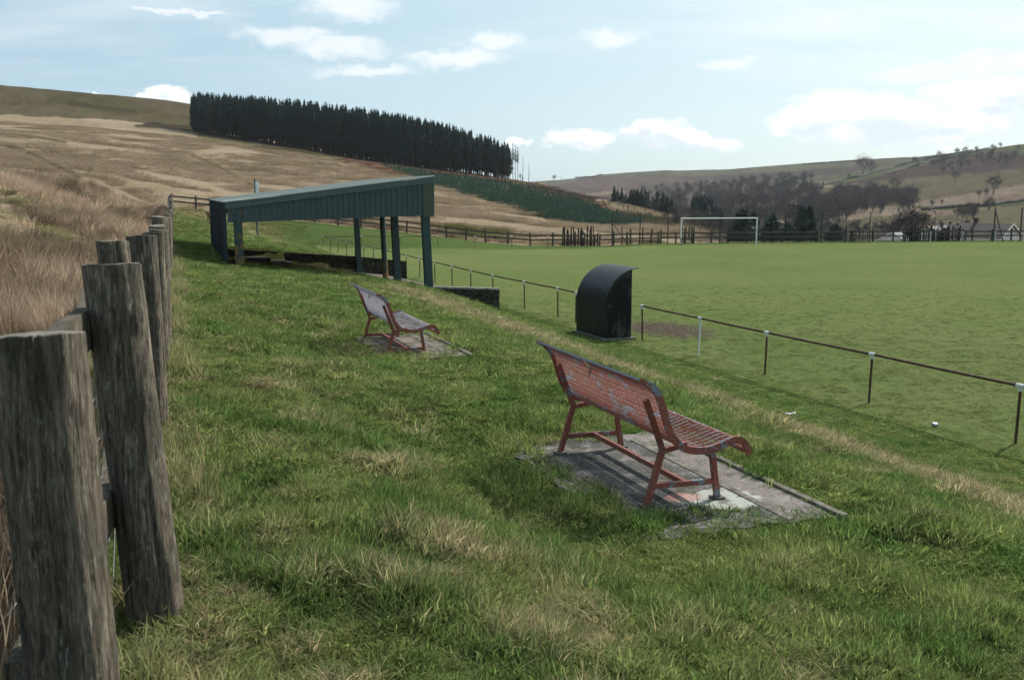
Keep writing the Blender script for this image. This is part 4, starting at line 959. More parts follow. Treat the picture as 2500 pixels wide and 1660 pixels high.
# ------------------------------------------------------------------ green stand
def sp(s, L, z): p = SP - SV * s + SU * L; return np.array((p[0], p[1], z))
stand = empty('spectator_stand', sp(3.3, 7, h1(*sp(3.3, 7, 0)[:2])), 0, 'open-sided green corrugated spectator stand with a sloping roof', 'stand'); SO = np.array(stand.location)
SB, SL = 6.72, 14.6                                                     # depth to the back wall, length
def roof_z(s): return 5.13 - (s + .25) * (5.13 - 4.26) / (SB + .25)
def low_z(s): return 3.80 - s * (3.80 - 3.62) / SB
def pillar(s, L, m_, wid=.27, lean=.12, zb=None, top=None):
    a = sp(s - lean * .4, L, zb if zb is not None else h1(*sp(s, L, 0)[:2]) - .05); b = sp(s + lean * .6, L, top if top else low_z(s) + .35)
    O2 = a.copy(); o = empty if False else None
    m = MB(); f = wid; t = .03
    A, B = Vector((0, 0, 0)), Vector(b - a); vx = Vector((SV[0], SV[1], 0)); vy = Vector((SU[0], SU[1], 0))
    def slabb(cx, cy, wx, wy):
        q = []
        for base in (A, B):
            for ix, iy in ((-1, -1), (1, -1), (1, 1), (-1, 1)): q.append(base + vx * (cx + ix * wx / 2) + vy * (cy + iy * wy / 2))
        m.hexa(q)
    slabb(0, -f * .42, f, t); slabb(0, f * .42, f, t); slabb(0, 0, t, f * .80)                 # I-section
    return m.build('pillar', m_, stand, Vector(a - SO))
pillar(0, 0.1, M_PILLAR); pillar(SB - .35, 0.05, M_PILLARY, zb=2.12, lean=.03)
pillar(0, 5.45, M_PILLAR); pillar(0, 14.5, M_PILLAR, .25); pillar(SB - .35, 14.4, M_PILLAR, .25)
a = sp(0, 7.7, h1(*sp(0, 7.7, 0)[:2]) - .05); MB().tube([(0, 0, 0), Vector((-.10, -.03, 3.1))], .12, 14).build('round_pillar', M_PILLARY, stand, Vector(a - SO))
def panel_prism(s0, s1, L, zt0, zt1, zb0, zb1, name, m_, rib=.065, thick=.012, axis='s'):
    """one bay of profiled sheet: flat tray with a raised rib at its near edge"""
    m = MB(); w_ = s1 - s0; rb = s0 + w_ * .18
    prof_ = [(s0, 0), (s0 + w_ * .06, -rib), (rb, -rib), (rb + w_ * .06, 0), (s1, 0)]
    top = lambda s: zt0 + (zt1 - zt0) * (s - s0) / w_; bot = lambda s: zb0 + (zb1 - zb0) * (s - s0) / w_
    vs = []
    for off in (0, thick):
        for s, d in prof_:
            for z in (bot(s), top(s)):
                if axis == 's': vs.append(sp(s, L + d + off, z) - SO)
                else: vs.append(sp(L - d - off, s, z) - SO)
    n = len(prof_); fs = []
    for i in range(n - 1):
        a = i * 2; fs += [(a, a + 1, a + 3, a + 2), (2 * n + a, 2 * n + a + 2, 2 * n + a + 3, 2 * n + a + 1), (a, a + 2, 2 * n + a + 2, 2 * n + a), (a + 1, 2 * n + a + 1, 2 * n + a + 3, a + 3)]
    fs += [(0, 2 * n, 2 * n + 1, 1), (2 * n - 2, 2 * n - 1, 4 * n - 1, 4 * n - 2)]
    return m.add(vs, fs).build(name, m_, stand)
bays = np.linspace(SB - .02, 0.12, 37)
for L_, flip in ((-0.02, 1), (SL + .02, 1)):
    for s1, s0 in zip(bays[:-1], bays[1:]):
        panel_prism(s0, s1, L_, roof_z(s0) - .17, roof_z(s1) - .17, low_z(s0), low_z(s1), 'cladding_panel', M_CLAD)
for L_ in (-.06, SL + .03):
    MB().hexa([sp(SB + .05, L_ - .03, roof_z(SB) - .20) - SO, sp(-.22, L_ - .03, roof_z(-.22) - .20) - SO, sp(-.22, L_ + .03, roof_z(-.22) - .20) - SO, sp(SB + .05, L_ + .03, roof_z(SB) - .20) - SO,
               sp(SB + .05, L_ - .03, roof_z(SB) - .01) - SO, sp(-.22, L_ - .03, roof_z(-.22) - .01) - SO, sp(-.22, L_ + .03, roof_z(-.22) - .01) - SO, sp(SB + .05, L_ + .03, roof_z(SB) - .01) - SO]).build('barge_board', M_CLAD, stand)
MB().hexa([sp(.13, -.075, low_z(0) - .03) - SO, sp(-.20, -.075, low_z(0) - .03) - SO, sp(-.20, .05, low_z(0) - .03) - SO, sp(.13, .05, low_z(0) - .03) - SO,
           sp(.13, -.075, roof_z(0) - .16) - SO, sp(-.20, -.075, roof_z(0) - .14) - SO, sp(-.20, .05, roof_z(0) - .14) - SO, sp(.13, .05, roof_z(0) - .16) - SO]).build('corner_flashing', M_FLASH, stand)
fr = np.linspace(0.06, SL, 60)
for a, b in zip(fr[:-1], fr[1:]): panel_prism(a, b, -.20, roof_z(-.2) - .12, roof_z(-.2) - .12, low_z(0), low_z(0), 'front_panel', M_CLAD, axis='L', rib=-.06)
bk = np.linspace(0.0, SL, 64)
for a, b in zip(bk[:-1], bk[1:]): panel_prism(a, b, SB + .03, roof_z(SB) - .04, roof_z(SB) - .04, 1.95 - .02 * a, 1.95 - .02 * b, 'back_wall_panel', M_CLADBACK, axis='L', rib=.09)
for s_ in np.linspace(0.2, SB - .2, 5): MB().beam(sp(s_, .1, roof_z(s_) - .12) - SO, sp(s_, SL - .1, roof_z(s_) - .12) - SO, .08, .14).build('purlin', M_PILLAR, stand)
# profiled roof sheets
rb_ = np.linspace(-.10, SL + .10, 50)
for a, b in zip(rb_[:-1], rb_[1:]):
    w_ = b - a; pr = [(a, 0), (a + w_ * .15, .035), (a + w_ * .35, .035), (a + w_ * .5, 0), (b, 0)]; vs = []
    for off in (0, -.012):
        for L_, d in pr:
            for s_ in (-.26, SB + .10): vs.append(sp(s_, L_, roof_z(s_) + d + off + .02) - SO)
    n = 5; fs = []
    for i in range(n - 1):
        k = i * 2; fs += [(k, k + 2, k + 3, k + 1), (10 + k, 10 + k + 1, 10 + k + 3, 10 + k + 2), (k, 10 + k, 10 + k + 2, k + 2), (k + 1, k + 3, 10 + k + 3, 10 + k + 1)]
    fs += [(0, 1, 11, 10), (8, 18, 19, 9)]
    MB().add(vs, fs).build('roof_sheet', M_ROOF, stand)
# lifted edge of torn sheet at the back corner
MB().hexa([sp(SB + .11, -.12, roof_z(SB) + .0) - SO, sp(SB - 1.7, -.12, roof_z(SB - 1.7) - .02) - SO, sp(SB - 1.7, .1, roof_z(SB - 1.7) + .05) - SO, sp(SB + .11, .1, roof_z(SB) + .05) - SO,
           sp(SB + .11, -.12, roof_z(SB) + .03) - SO, sp(SB - 1.7, -.12, roof_z(SB - 1.7) + .01) - SO, sp(SB - 1.7, .1, roof_z(SB - 1.7) + .08) - SO, sp(SB + .11, .1, roof_z(SB) + .08) - SO]).build('torn_edge_sheet', M_ROOF, stand)

# retaining walls either end of the terrace, steps between
def stone_wall(pts, thick, label, nz=6, seed=0, coping=True):
    """pts: (x, y, ztop, zbottom) along the wall"""
    root = empty('stone_wall', pts[0][:2] + (pts[0][3],), 0, label, 'wall'); O = np.array(root.location); pts = [np.array(p, float) for p in pts]
    dense = []
    for a, b in zip(pts[:-1], pts[1:]):
        n = max(2, int(np.linalg.norm(b[:2] - a[:2]) / .12)); dense += [a + (b - a) * k / n for k in range(n)]
    dense.append(pts[-1]); d = pts[-1][:2] - pts[0][:2]; d /= np.linalg.norm(d); nr_ = np.array([d[1], -d[0]]); m = MB(); vs = []; fs = []
    rings = 2 * (nz + 1)
    for i, p in enumerate(dense):
        for side in (1, -1):
            for k in range(nz + 1):
                kk = k if side == 1 else nz - k; t = kk / nz
                e = .05 * (fbm(np.array([i * .35 + seed]), np.array([kk * 1.1 + side * 5.0]), 3)[0] - .5) * 2
                q = p[:2] + nr_ * side * (thick / 2 + e); vs.append((q[0] - O[0], q[1] - O[1], p[3] + (p[2] - p[3]) * t + (.03 * (fbm(np.array([i * .5 + seed]), np.array([0.0]), 3)[0] - .5) if kk == nz else 0) - O[2]))
    for i in range(len(dense) - 1):
        for k in range(rings): fs.append((i * rings + k, i * rings + (k + 1) % rings, (i + 1) * rings + (k + 1) % rings, (i + 1) * rings + k))
    fs += [tuple(range(rings)), tuple(reversed(range((len(dense) - 1) * rings, len(dense) * rings)))]
    m.add(vs, fs).build('masonry', M_STONE, root)
    if coping:
        for a, b in zip(pts[-2:-1], pts[-1:]):
            n = max(1, int(np.linalg.norm(b[:2] - a[:2]) / .8))
            for k in range(n):
                p, q = a + (b - a) * k / n, a + (b - a) * (k + 1) / n
                MB().beam((p[0] - O[0], p[1] - O[1], p[2] + .015 - O[2]), (q[0] - O[0], q[1] - O[1], q[2] + .015 - O[2]), thick + .03, .06 + rng.uniform(-.006, .006)).build('coping_stone', M_COPING, root)
    return root
w0 = sp(SB, .12, 0); w1 = sp(0.2, .12, 0); w2 = sp(-2.62, .12, 0)
stone_wall([(w0[0], w0[1], 1.98, 1.0), (w1[0], w1[1], 1.30, .7), (w2[0], w2[1], 1.14, -.05)], .30, 'short sloping stone wing wall ending beside the railing below the stand', seed=1)
w0 = sp(SB, 14.85, 0); wm_ = sp(0, 14.85, 0); w2 = sp(-2.45, 14.85, 0)
stone_wall([(w0[0], w0[1], 2.02, .9), (wm_[0], wm_[1], 1.50, .5), (w2[0], w2[1], 1.22, .2)], .32, 'dark retaining wall under the far end of the stand', seed=9, coping=False)
for k, (s0, s1, zt) in enumerate(((2.6, 3.5, .52), (3.5, 4.4, .78), (4.4, 5.3, 1.0))):
    rt = empty('terrace_step', sp((s0 + s1) / 2, 12.5, h1(*sp((s0 + s1) / 2, 12.5, 0)[:2])), 0, ['lowest concrete terrace step under the stand, clear of grass', 'middle concrete terrace step under the stand', 'top concrete terrace step under the stand, half buried in dead grass'][k], 'step', 'concrete terrace steps under the stand'); O = np.array(rt.location)
    segs = np.linspace(10.6 + k * .5, 14.5, 4)
    for a, b in zip(segs[:-1], segs[1:]):
        z = 1.28 - .038 * a + zt * .85
        MB().hexa([sp(s1, a + .02, z - .9) - O, sp(s0, a + .02, z - .9) - O, sp(s0, b, z - .9) - O, sp(s1, b, z - .9) - O, sp(s1, a + .02, z) - O, sp(s0, a + .02, z) - O, sp(s0, b, z) - O, sp(s1, b, z) - O]).build('concrete_block', M_CONC, rt, bevel=.03)

# grey pole with a white board behind the stand
p = atY(629, 572, 62); z = h1(p[0], p[1]); pr_ = empty('notice_pole', (p[0], p[1], z), 0, 'slim grey pole with a narrow white board behind the stand roof', 'pole')
ztop = atY(625, 437, 62)[2] - z
MB().tube([(0, 0, -.1), (-.05, 0, ztop)], .065, 9).build('pole', M_STEEL, pr_); MB().box((.09, -.04, ztop - .58), (.20, .05, .80), .5).build('board', M_SIGN, pr_, bevel=.01)

# litter by the railing
p = hit(2280, 1043, 8); m = MB(); pts = [(-.06, 0, .04), (-.05, 0, .04), (-.01, .006, .035), (.03, -.004, .04), (.06, 0, .045), (.065, 0, .045)]; m.tube(pts, [.02, .033, .026, .03, .033, .02], 12)
o = m.build('drink_can', M_CAN, None, Vector(p) + Vector((0, 0, .01))); o.rotation_euler = (0.1, .2, .7); o.scale = (1.2, 1.2, 1.2); tag(o, 'crushed blue and silver drink can lying in the grass below the railing', 'can')
p = hit(1930, 1015, 8); m = MB(); vs = []; 
for i in range(6):
    for j in range(4): vs.append((i * .04 - .1, j * .035 - .05, .03 + .035 * random.random()))
vs += [(x, y, z_ - .004) for x, y, z_ in vs]; fs = []
for i in range(5):
    for j in range(3):
        k = i * 4 + j; fs += [(k, k + 4, k + 5, k + 1), (24 + k, 24 + k + 1, 24 + k + 5, 24 + k + 4)]
o = m.add(vs, fs).build('paper_scrap', M_PAPER, None, Vector(p)); tag(o, 'crumpled white paper scrap lying in the worn grass', 'litter')

# ------------------------------------------------------------------ houses beyond the fence
def house(px, py, r, w_, d_, rot, roofm, lab, eave=2.6, ridge=2.1, chim=True):
    dd = ray(px, 575); dd /= math.hypot(dd[0], dd[1]); x, y = dd[0] * r, dd[1] * r
    z = EYE + (ray(px, py)[2] / math.hypot(ray(px, py)[0], ray(px, py)[1])) * r - eave - ridge
    o = empty('bungalow_house', (x, y, z), R(rot), lab, 'house')
    g = h1(x, y) - z
    m = MB(); m.hexa([(-w_ / 2, -d_ / 2, min(g - 1, -.5)), (w_ / 2, -d_ / 2, min(g - 1, -.5)), (w_ / 2, d_ / 2, min(g - 1, -.5)), (-w_ / 2, d_ / 2, min(g - 1, -.5)), (-w_ / 2, -d_ / 2, eave), (w_ / 2, -d_ / 2, eave), (w_ / 2, d_ / 2, eave), (-w_ / 2, d_ / 2, eave)])
    m.add([(-w_ / 2, -d_ / 2, eave), (w_ / 2, -d_ / 2, eave), (0, -d_ / 2, eave + ridge - .1), (-w_ / 2, d_ / 2, eave), (w_ / 2, d_ / 2, eave), (0, d_ / 2, eave + ridge - .1)], [(0, 1, 2), (5, 4, 3), (0, 2, 5, 3), (1, 4, 5, 2)]); m.build('wall', M_HWALL, o)
    for s in (-1, 1):
        h = MB(); X = s * (w_ / 2 + .35); e = eave - .25
        q = [(X, -d_ / 2 - .4, e), (0, -d_ / 2 - .4, eave + ridge), (0, d_ / 2 + .4, eave + ridge), (X, d_ / 2 + .4, e)]
        if s > 0: q = [q[1], q[0], q[3], q[2]]
        h.hexa(q + [(a, b, c + .16) for a, b, c in q]); rf = h.build('roof_slope', roofm, o)
        h = MB(); h.beam((X, -d_ / 2 - .42, e + .05), (0, -d_ / 2 - .42, eave + ridge + .05), .06, .26); h.build('barge_board', M_WHITE, rf)
    for k in (-1, 1):
        f = MB().box((k * w_ * .24, -d_ / 2 - .02, 1.35), (1.5, .10, 1.2)).build('window', M_WHITE, o); MB().box((k * w_ * .24, -d_ / 2 - .06, 1.35), (1.3, .06, 1.0)).build('pane', M_GLASS, f)
        for yy in (-d_ * .25, d_ * .2):
            f = MB().box((k * (w_ / 2 + .02), yy, 1.35), (.10, 1.5, 1.2)).build('window', M_WHITE, o); MB().box((k * (w_ / 2 + .06), yy, 1.35), (.06, 1.3, 1.0)).build('pane', M_GLASS, f)
    if chim: MB().box((0.3, d_ * .25, eave + ridge + .4), (.6, .6, 1.3)).build('chimney', M_HROOF, o)
    return o
house(2408, 547, 205, 7.6, 9, 38, M_HROOF, 'brown-roofed bungalow beside the braced steel pole'); house(2384, 553, 218, 7.4, 9, 38, M_HROOF, 'dark brown-roofed bungalow with a chimney, second from the braced pole')
house(2358, 558, 228, 7.0, 8, 38, M_HROOF, 'low brown-roofed bungalow, third from the braced pole', chim=False); house(2330, 558, 236, 7.0, 8, -30, M_HROOF, 'brown hip-backed bungalow between two white gable edges')
house(2286, 554, 245, 9.0, 9, -42, M_HROOFG, 'grey-roofed house with a long white gable edge beside the paling'); house(2345, 551, 300, 8, 11, 70, M_HROOFG, 'long bluish slate-roofed terrace behind the bungalows')
house(2190, 566, 235, 7, 8, -35, M_HROOFG, 'pale-gabled house behind the spreading bare tree', chim=False)

# ------------------------------------------------------------------ trees
def spruce_mesh(seed, h=18.0, crown0=0.25, rad=2.1, layers=26, per=9, dens=1.0, pw=.75):
    rg = np.random.default_rng(seed); t = MB(); t.tube([(0, 0, -.4), (rg.uniform(-.1, .1), rg.uniform(-.1, .1), h * .5), (0, 0, h * .97)], [h * .012, h * .009, .02], 6, False)
    c = MB(); vs, fs = [], []
    for i in range(layers):
        f = i / (layers - 1); z = h * (crown0 + (1 - crown0) * f ** .92); rr = rad * (1 - f) ** pw * rg.uniform(.75, 1.15) + .12
        if f < .12: rr *= .5 + 4 * f
        for k in range(per):
            if rg.random() > dens: continue
            a = rg.uniform(0, 6.283); L = rr * rg.uniform(.55, 1.15); drp = L * rg.uniform(.05, .45) * (1 - .8 * f); wd = L * rg.uniform(.22, .36) + .07; ca, sa = math.cos(a), math.sin(a); zz0 = z + rg.uniform(-.4, .4)
            base = len(vs); up = .25 * L * f
            vs += [(0.05 * ca, .05 * sa, zz0 + .15), (ca * L * .55 - sa * wd, sa * L * .55 + ca * wd, zz0 - drp * .35 - .12), (ca * L, sa * L, zz0 - drp + up), (ca * L * .55 + sa * wd, sa * L * .55 - ca * wd, zz0 - drp * .35 - .12), (ca * L * .55, sa * L * .55, zz0 - drp * .2 + .22 + up * .5)]
            fs += [(base, base + 1, base + 4), (base + 1, base + 2, base + 4), (base + 4, base + 2, base + 3), (base, base + 4, base + 3)]
    c.add(vs, fs); c.tube([(0, 0, h * .9), (0, 0, h)], [.10, .015], 4, False)
    return t.mesh('trunk', M_TRUNK), c.mesh('crown', M_NEEDLE)
SPR = [spruce_mesh(100 + k, 18, (.10, .16, .22, .06)[k % 4], 2.6, 30, 12) for k in range(6)]
SPT = [spruce_mesh(120 + k, 18, .50, 1.5, 22, 5, .75) for k in range(3)]
def add_tree(name, meshes, loc, sc, label, cat, group, rz=None, sx=None):
    o = empty(name, loc, rng.uniform(0, 6.28) if rz is None else rz, label, cat, group); o.scale = (sx or sc, sx or sc, sc)
    link('trunk', meshes[0], None, o); link('crown', meshes[1], None, o); return o
FB = [(478, 322), (560, 335), (640, 350), (740, 361), (850, 384), (940, 399), (1000, 405), (1100, 420), (1200, 432), (1250, 438)]
TOPX = [478, 600, 750, 900, 1000, 1100, 1200, 1245]; TOPY = [228, 237, 251, 271, 287, 307, 337, 352]
rows, percol = 5, 58; inner = []
for row in range(13):
    for k in range(percol):
        f = (k + rng.uniform(-.3, .3) + .5 * (row % 2)) / percol; px = 478 + (1248 - 478) * f
        rr = np.interp(px, [478, 700, 850, 1000, 1250], [432, 396, 402, 402, 428]) + row * 3.2 + rng.uniform(-.9, .9)
        d = ray(px, 400); d /= math.hypot(d[0], d[1]); x, y = d[0] * rr, d[1] * rr; z = h1(x, y)
        want = (EYE + ray(px, np.interp(px, TOPX, TOPY))[2] / math.hypot(*ray(px, np.interp(px, TOPX, TOPY))[:2]) * rr - z); hgt = np.clip(want, 9, 21) * rng.uniform(.84, 1.05)
        edge = px > 1215 or px < 500
        if row < rows:
            side = 'tall dark spruce on the front edge of the hillside plantation' if row == 0 else 'dark spruce inside the hillside plantation block'
            add_tree('spruce_tree', (SPT if (px > 1120 and rng.random() < .6) or (px < 530 and rng.random() < .7) or rng.random() < .06 else SPR)[rng.integers(3)], (x, y, z), hgt / 18, side, 'tree', 'spruces of the hillside plantation')
        else:
            if px > 1100 and row > 9: continue
            inner.append((x, y, z, hgt / 18))
for px, r_, hg in ((1252, 426, 15.5), (1258, 427, 15), (1264, 428, 14.5), (1270, 430, 3.5), (1276, 430, 2.2)):
    d = ray(px, 400); d /= math.hypot(d[0], d[1]); x, y = d[0] * r_, d[1] * r_; add_tree('spruce_tree', SPT[px % 3], (x, y, h1(x, y)), hg / 18, 'spindly spruce standing clear at the downhill end of the plantation', 'tree', 'spindly spruces at the plantation end', sx=.6)
for px, pt in ((1275, 378), (1290, 398), (1214, 500)):
    if px == 1214: continue
    x, y = (ray(px, 400) / math.hypot(*ray(px, 400)[:2]))[:2] * 430; z = h1(x, y); ht = EYE + ray(px, pt)[2] / math.hypot(*ray(px, pt)[:2]) * 430 - z
    o = MB().tube([(0, 0, -.5), (.3, 0, ht * .5), (.2, 0, ht)], [.16, .10, .05], 5).build('dead_trunk', M_TRUNK, None, (x, y, z)); tag(o, 'bare dead standing trunk beyond the end of the plantation, ' + ('taller of two' if px == 1275 else 'shorter of two'), 'tree')

# point scatter with geometry nodes (only for uncountable growth)
def scatter(name, pts, protos, rot, scl, idx, tint, label, cat):
    pc = bpy.data.collections.new(name + '_kinds')
    for k, me in enumerate(protos): pc.objects.link(bpy.data.objects.new('kind_%02d' % k, me))
    me = bpy.data.meshes.new(name); n = len(pts); me.vertices.add(n); me.vertices.foreach_set('co', np.asarray(pts, np.float32).ravel())
    def attr(nm, typ, fld, dat): a = me.attributes.new(nm, typ, 'POINT'); a.data.foreach_set(fld, np.asarray(dat).ravel())
    attr('rot', 'FLOAT_VECTOR', 'vector', np.asarray(rot, np.float32)); attr('scl', 'FLOAT_VECTOR', 'vector', np.asarray(scl, np.float32)); attr('kidx', 'INT', 'value', np.asarray(idx, np.int32))
    t4 = np.ones((n, 4), np.float32); t4[:, :3] = tint; attr('tint', 'FLOAT_COLOR', 'color', t4)
    o = link(name, me); tag(o, label, cat, None, 'stuff')
    ng = bpy.data.node_groups.new(name, 'GeometryNodeTree'); ng.interface.new_socket('Geometry', in_out='INPUT', socket_type='NodeSocketGeometry'); ng.interface.new_socket('Geometry', in_out='OUTPUT', socket_type='NodeSocketGeometry')
    N = ng.nodes; gi, go = N.new('NodeGroupInput'), N.new('NodeGroupOutput'); ci = N.new('GeometryNodeCollectionInfo'); ci.inputs['Collection'].default_value = pc; ci.inputs['Separate Children'].default_value = True; ci.inputs['Reset Children'].default_value = True
    iop = N.new('GeometryNodeInstanceOnPoints'); iop.inputs['Pick Instance'].default_value = True
    def na_(nm, dt): a = N.new('GeometryNodeInputNamedAttribute'); a.data_type = dt; a.inputs['Name'].default_value = nm; return a.outputs['Attribute']
    e2r = N.new('FunctionNodeEulerToRotation'); ng.links.new(na_('rot', 'FLOAT_VECTOR'), e2r.inputs[0])
    L = ng.links.new; L(gi.outputs[0], iop.inputs['Points']); L(ci.outputs[0], iop.inputs['Instance']); L(na_('kidx', 'INT'), iop.inputs['Instance Index']); L(e2r.outputs[0], iop.inputs['Rotation']); L(na_('scl', 'FLOAT_VECTOR'), iop.inputs['Scale']); L(iop.outputs[0], go.inputs[0])
    md = o.modifiers.new('scatter', 'NODES'); md.node_group = ng
    return o
def crown_only(meshes, mm=None):   # trunk and crown in one mesh, for the scatter
    m = MB(); 
    for me in meshes: m.add([v.co[:] for v in me.vertices], [tuple(p.vertices) for p in me.polygons])
    out = m.mesh('spruce_kind'); out.materials.append(mm or M_NEEDLE); return out
inner = np.array(inner); n = len(inner)
scatter('plantation_interior', inner[:, :3], [crown_only(m) for m in SPR[:4]], np.stack([np.zeros(n), np.zeros(n), rng.uniform(0, 6.28, n)], -1), np.repeat(inner[:, 3:4], 3, 1), rng.integers(0, 4, n), np.ones((n, 3)), 'solid dark mass of spruces filling the plantation behind its front rows', 'trees')

# young conifers planted on the slope below
young = [crown_only(spruce_mesh(200 + k, 2.4, .05, .75, 9, 7), M_YOUNG) for k in range(4)]
def fill_poly(poly, n, rmin=100, rmax=700):
    xs = [p[0] for p in poly]; ys_ = [p[1] for p in poly]; out = []
    d = rng.uniform([min(xs), min(ys_)], [max(xs), max(ys_)], (n * 4, 2)); d = d[inpoly(d[:, 0], d[:, 1], poly)][:n]
    return hits(d[:, 0], d[:, 1], rmin, rmax)
yp = fill_poly(REGIONS[6][0], 4600, 120, 520); yp2 = fill_poly([(1000,408),(1250,440),(1340,452),(1600,512),(1700,540),(1560,548),(1400,492),(1200,452)], 650, 120, 520); yp = np.concatenate([yp, yp2]); n = len(yp)
sc = rng.uniform(.18, .48, (n, 1)); scatter('young_conifers', yp, young, np.stack([np.zeros(n), np.zeros(n), rng.uniform(0, 6.28, n)], -1), np.repeat(sc, 3, 1), rng.integers(0, 4, n), np.ones((n, 3)), 'sweep of young green conifers planted on the slope below the plantation', 'young trees')

def bare_mesh(seed, h=9.0, spread=.42, levels=4, twig=.05, ntw=6, stems=1, cloud=0):
    rg = np.random.default_rng(seed); t = MB(); c = MB(); vs, fs = [], []
    def grow(p, d, L, r, lv):
        q = p + d * L * .5 + Vector(rg.uniform(-1, 1, 3)) * L * .06; e = p + d * L
        (t if lv < 2 else c).tube([p, q, e], [r, r * .8, r * .62], 5 if lv < 2 else 3, False)
        if lv >= levels:
            for k in range(ntw):
                dd = (d + Vector(rg.uniform(-1, 1, 3)) * .75 + Vector((0, 0, .18))).normalized(); b = p + d * L * rg.uniform(.1, 1); Lt = L * rg.uniform(.6, 1.3); s_ = dd.cross(Vector(rg.uniform(-1, 1, 3))).normalized() * twig * .5; k0 = len(vs)
                vs.extend([b - s_, b + s_, b + dd * Lt * .55 + s_ * .6 + Vector(rg.uniform(-1, 1, 3)) * Lt * .05, b + dd * Lt]); fs.extend([(k0, k0 + 1, k0 + 2), (k0, k0 + 2, k0 + 3)])
            return
        nb = 3 if lv < 2 else int(rg.integers(3, 5))
        for k in range(nb):
            a = 6.283 * (k + rg.uniform(-.3, .3)) / nb; perp = d.orthogonal().normalized(); perp.rotate(Matrix.Rotation(a, 3, d)); ang = rg.uniform(.7, 1.3) * spread * (1.0 + .15 * lv)
            dd = (d * math.cos(ang) + perp * math.sin(ang) + Vector((0, 0, .10))).normalized(); grow(e if rg.random() < .6 or lv == 0 else p + d * L * rg.uniform(.55, 1), dd, L * rg.uniform(.62, .88), r * .6, lv + 1)
    for s in range(stems):
        d0 = Vector((rg.uniform(-.25, .25) * (stems > 1) * 2, rg.uniform(-.2, .2) * (stems > 1) * 2, 1)).normalized(); grow(Vector((rg.uniform(-.3, .3) * (stems > 1), 0, -.2)), d0, h * .27, h * .022, 0)
    if cloud:
        for k in range(cloud):
            u = Vector(rg.normal(0, 1, 3)).normalized(); rr2 = rg.random() ** .45; lob = .8 + .35 * math.sin(3 * math.atan2(u.y, u.x) + seed) * abs(u.z + .3); b = Vector((u.x * h * .40 * rr2 * lob, u.y * h * .40 * rr2 * lob, h * .58 + u.z * h * .40 * rr2 * lob))
            dd = (u + Vector((0, 0, .7)) + Vector(rg.uniform(-1, 1, 3)) * .6).normalized(); Lt = h * rg.uniform(.06, .14); s_ = dd.cross(Vector(rg.uniform(-1, 1, 3))).normalized() * twig * .5; k0 = len(vs)
            vs.extend([b - s_, b + s_, b + dd * Lt * .6 + s_ * .8, b + dd * Lt]); fs.extend([(k0, k0 + 1, k0 + 2), (k0, k0 + 2, k0 + 3)])
    c.add(vs, fs); return t.mesh('trunk', M_BARK), c.mesh('crown', M_TWIG)
BARE = [bare_mesh(300 + k, 9, .40 + .05 * k, 3, .09, 5, 1 + k % 2, 520) for k in range(4)]
BUSH = [bare_mesh(320 + k, 6, .55, 2, .10, 6, 3, 480) for k in range(3)]
# wide-crowned bare tree behind the fence
big = bare_mesh(333, 5.2, .62, 4, .022, 5, 4); d = ray(2232, 580); d /= math.hypot(d[0], d[1]); x, y = d[0] * 112, d[1] * 112
add_tree('bare_tree', big, (x, y, h1(x, y)), 1.0, 'spreading leafless tree with many upright stems behind the dense paling', 'tree', None, 0.4, 1.25)
TREES = [  # polygon, count, height range, label
 ([(1560,470),(1700,455),(1850,440),(1960,430),(2010,455),(1960,500),(1800,520),(1640,525)], 120, (10, 17), 'leafless grey tree in the wooded valley side beyond the goal', 'bare trees of the valley wood'),
 ([(1960,500),(2080,470),(2130,480),(2120,520),(2000,548),(1930,545)], 80, (8, 13), 'leafless tree in the thin wood below the green hill field', 'bare trees below the hill field'),
 ([(2140,480),(2220,480),(2230,510),(2140,515)], 18, (9, 12), 'leafless tree in the round clump on the tan slope', 'bare trees of the round clump'),
 ([(1700,540),(1900,540),(2250,560),(2250,578),(1720,575)], 46, (3.5, 6), 'low leafless tree in the scrub behind the fence', 'scrub trees behind the fence'),
 ([(2290,530),(2380,515),(2380,540),(2300,548)], 12, (5, 8), 'leafless tree in the dark thicket above the houses', 'thicket trees above the houses'),
]
for poly, n, (h0, h1_), lab, grp in TREES:
    for p in fill_poly(poly, n, 110, 2000):
        bush = rng.random() < .45
        add_tree('bare_tree', (BUSH if bush else BARE)[rng.integers(3)], p, rng.uniform(h0, h1_) / (7.5 if bush else 9.5), lab, 'tree', grp)
wd_ = np.concatenate([fill_poly([(1570,480),(1700,462),(1850,445),(1960,435),(2030,452),(1970,500),(1800,525),(1640,528)], 210, 110, 2000), fill_poly([(1950,505),(2080,472),(2230,482),(2240,512),(2120,525),(1990,550)], 120, 110, 2000), fill_poly([(1560,512),(1800,528),(1960,545),(2250,565),(2250,580),(1700,578)], 130, 105, 900), fill_poly([(2200,400),(2480,352),(2500,400),(2300,425)], 60, 200, 2500)]); n = len(wd_)
def merged(meshes):
    m = MB(); [m.add([v.co[:] for v in me.vertices], [tuple(p.vertices) for p in me.polygons]) for me in meshes]; out = m.mesh('wood_kind'); out.materials.append(M_TWIG); return out
wsc = np.where(np.hypot(wd_[:, 0], wd_[:, 1]) < 400, rng.uniform(.35, .75, n), rng.uniform(.9, 1.7, n))[:, None]
scatter('leafless_woodland', wd_, [merged(m) for m in BUSH + BARE[:2]], np.stack([np.zeros(n), np.zeros(n), rng.uniform(0, 6.28, n)], -1), np.repeat(wsc, 3, 1), rng.integers(0, 5, n), np.ones((n, 3)), 'grey-purple mass of leafless woodland and scrub on the valley side', 'woodland')
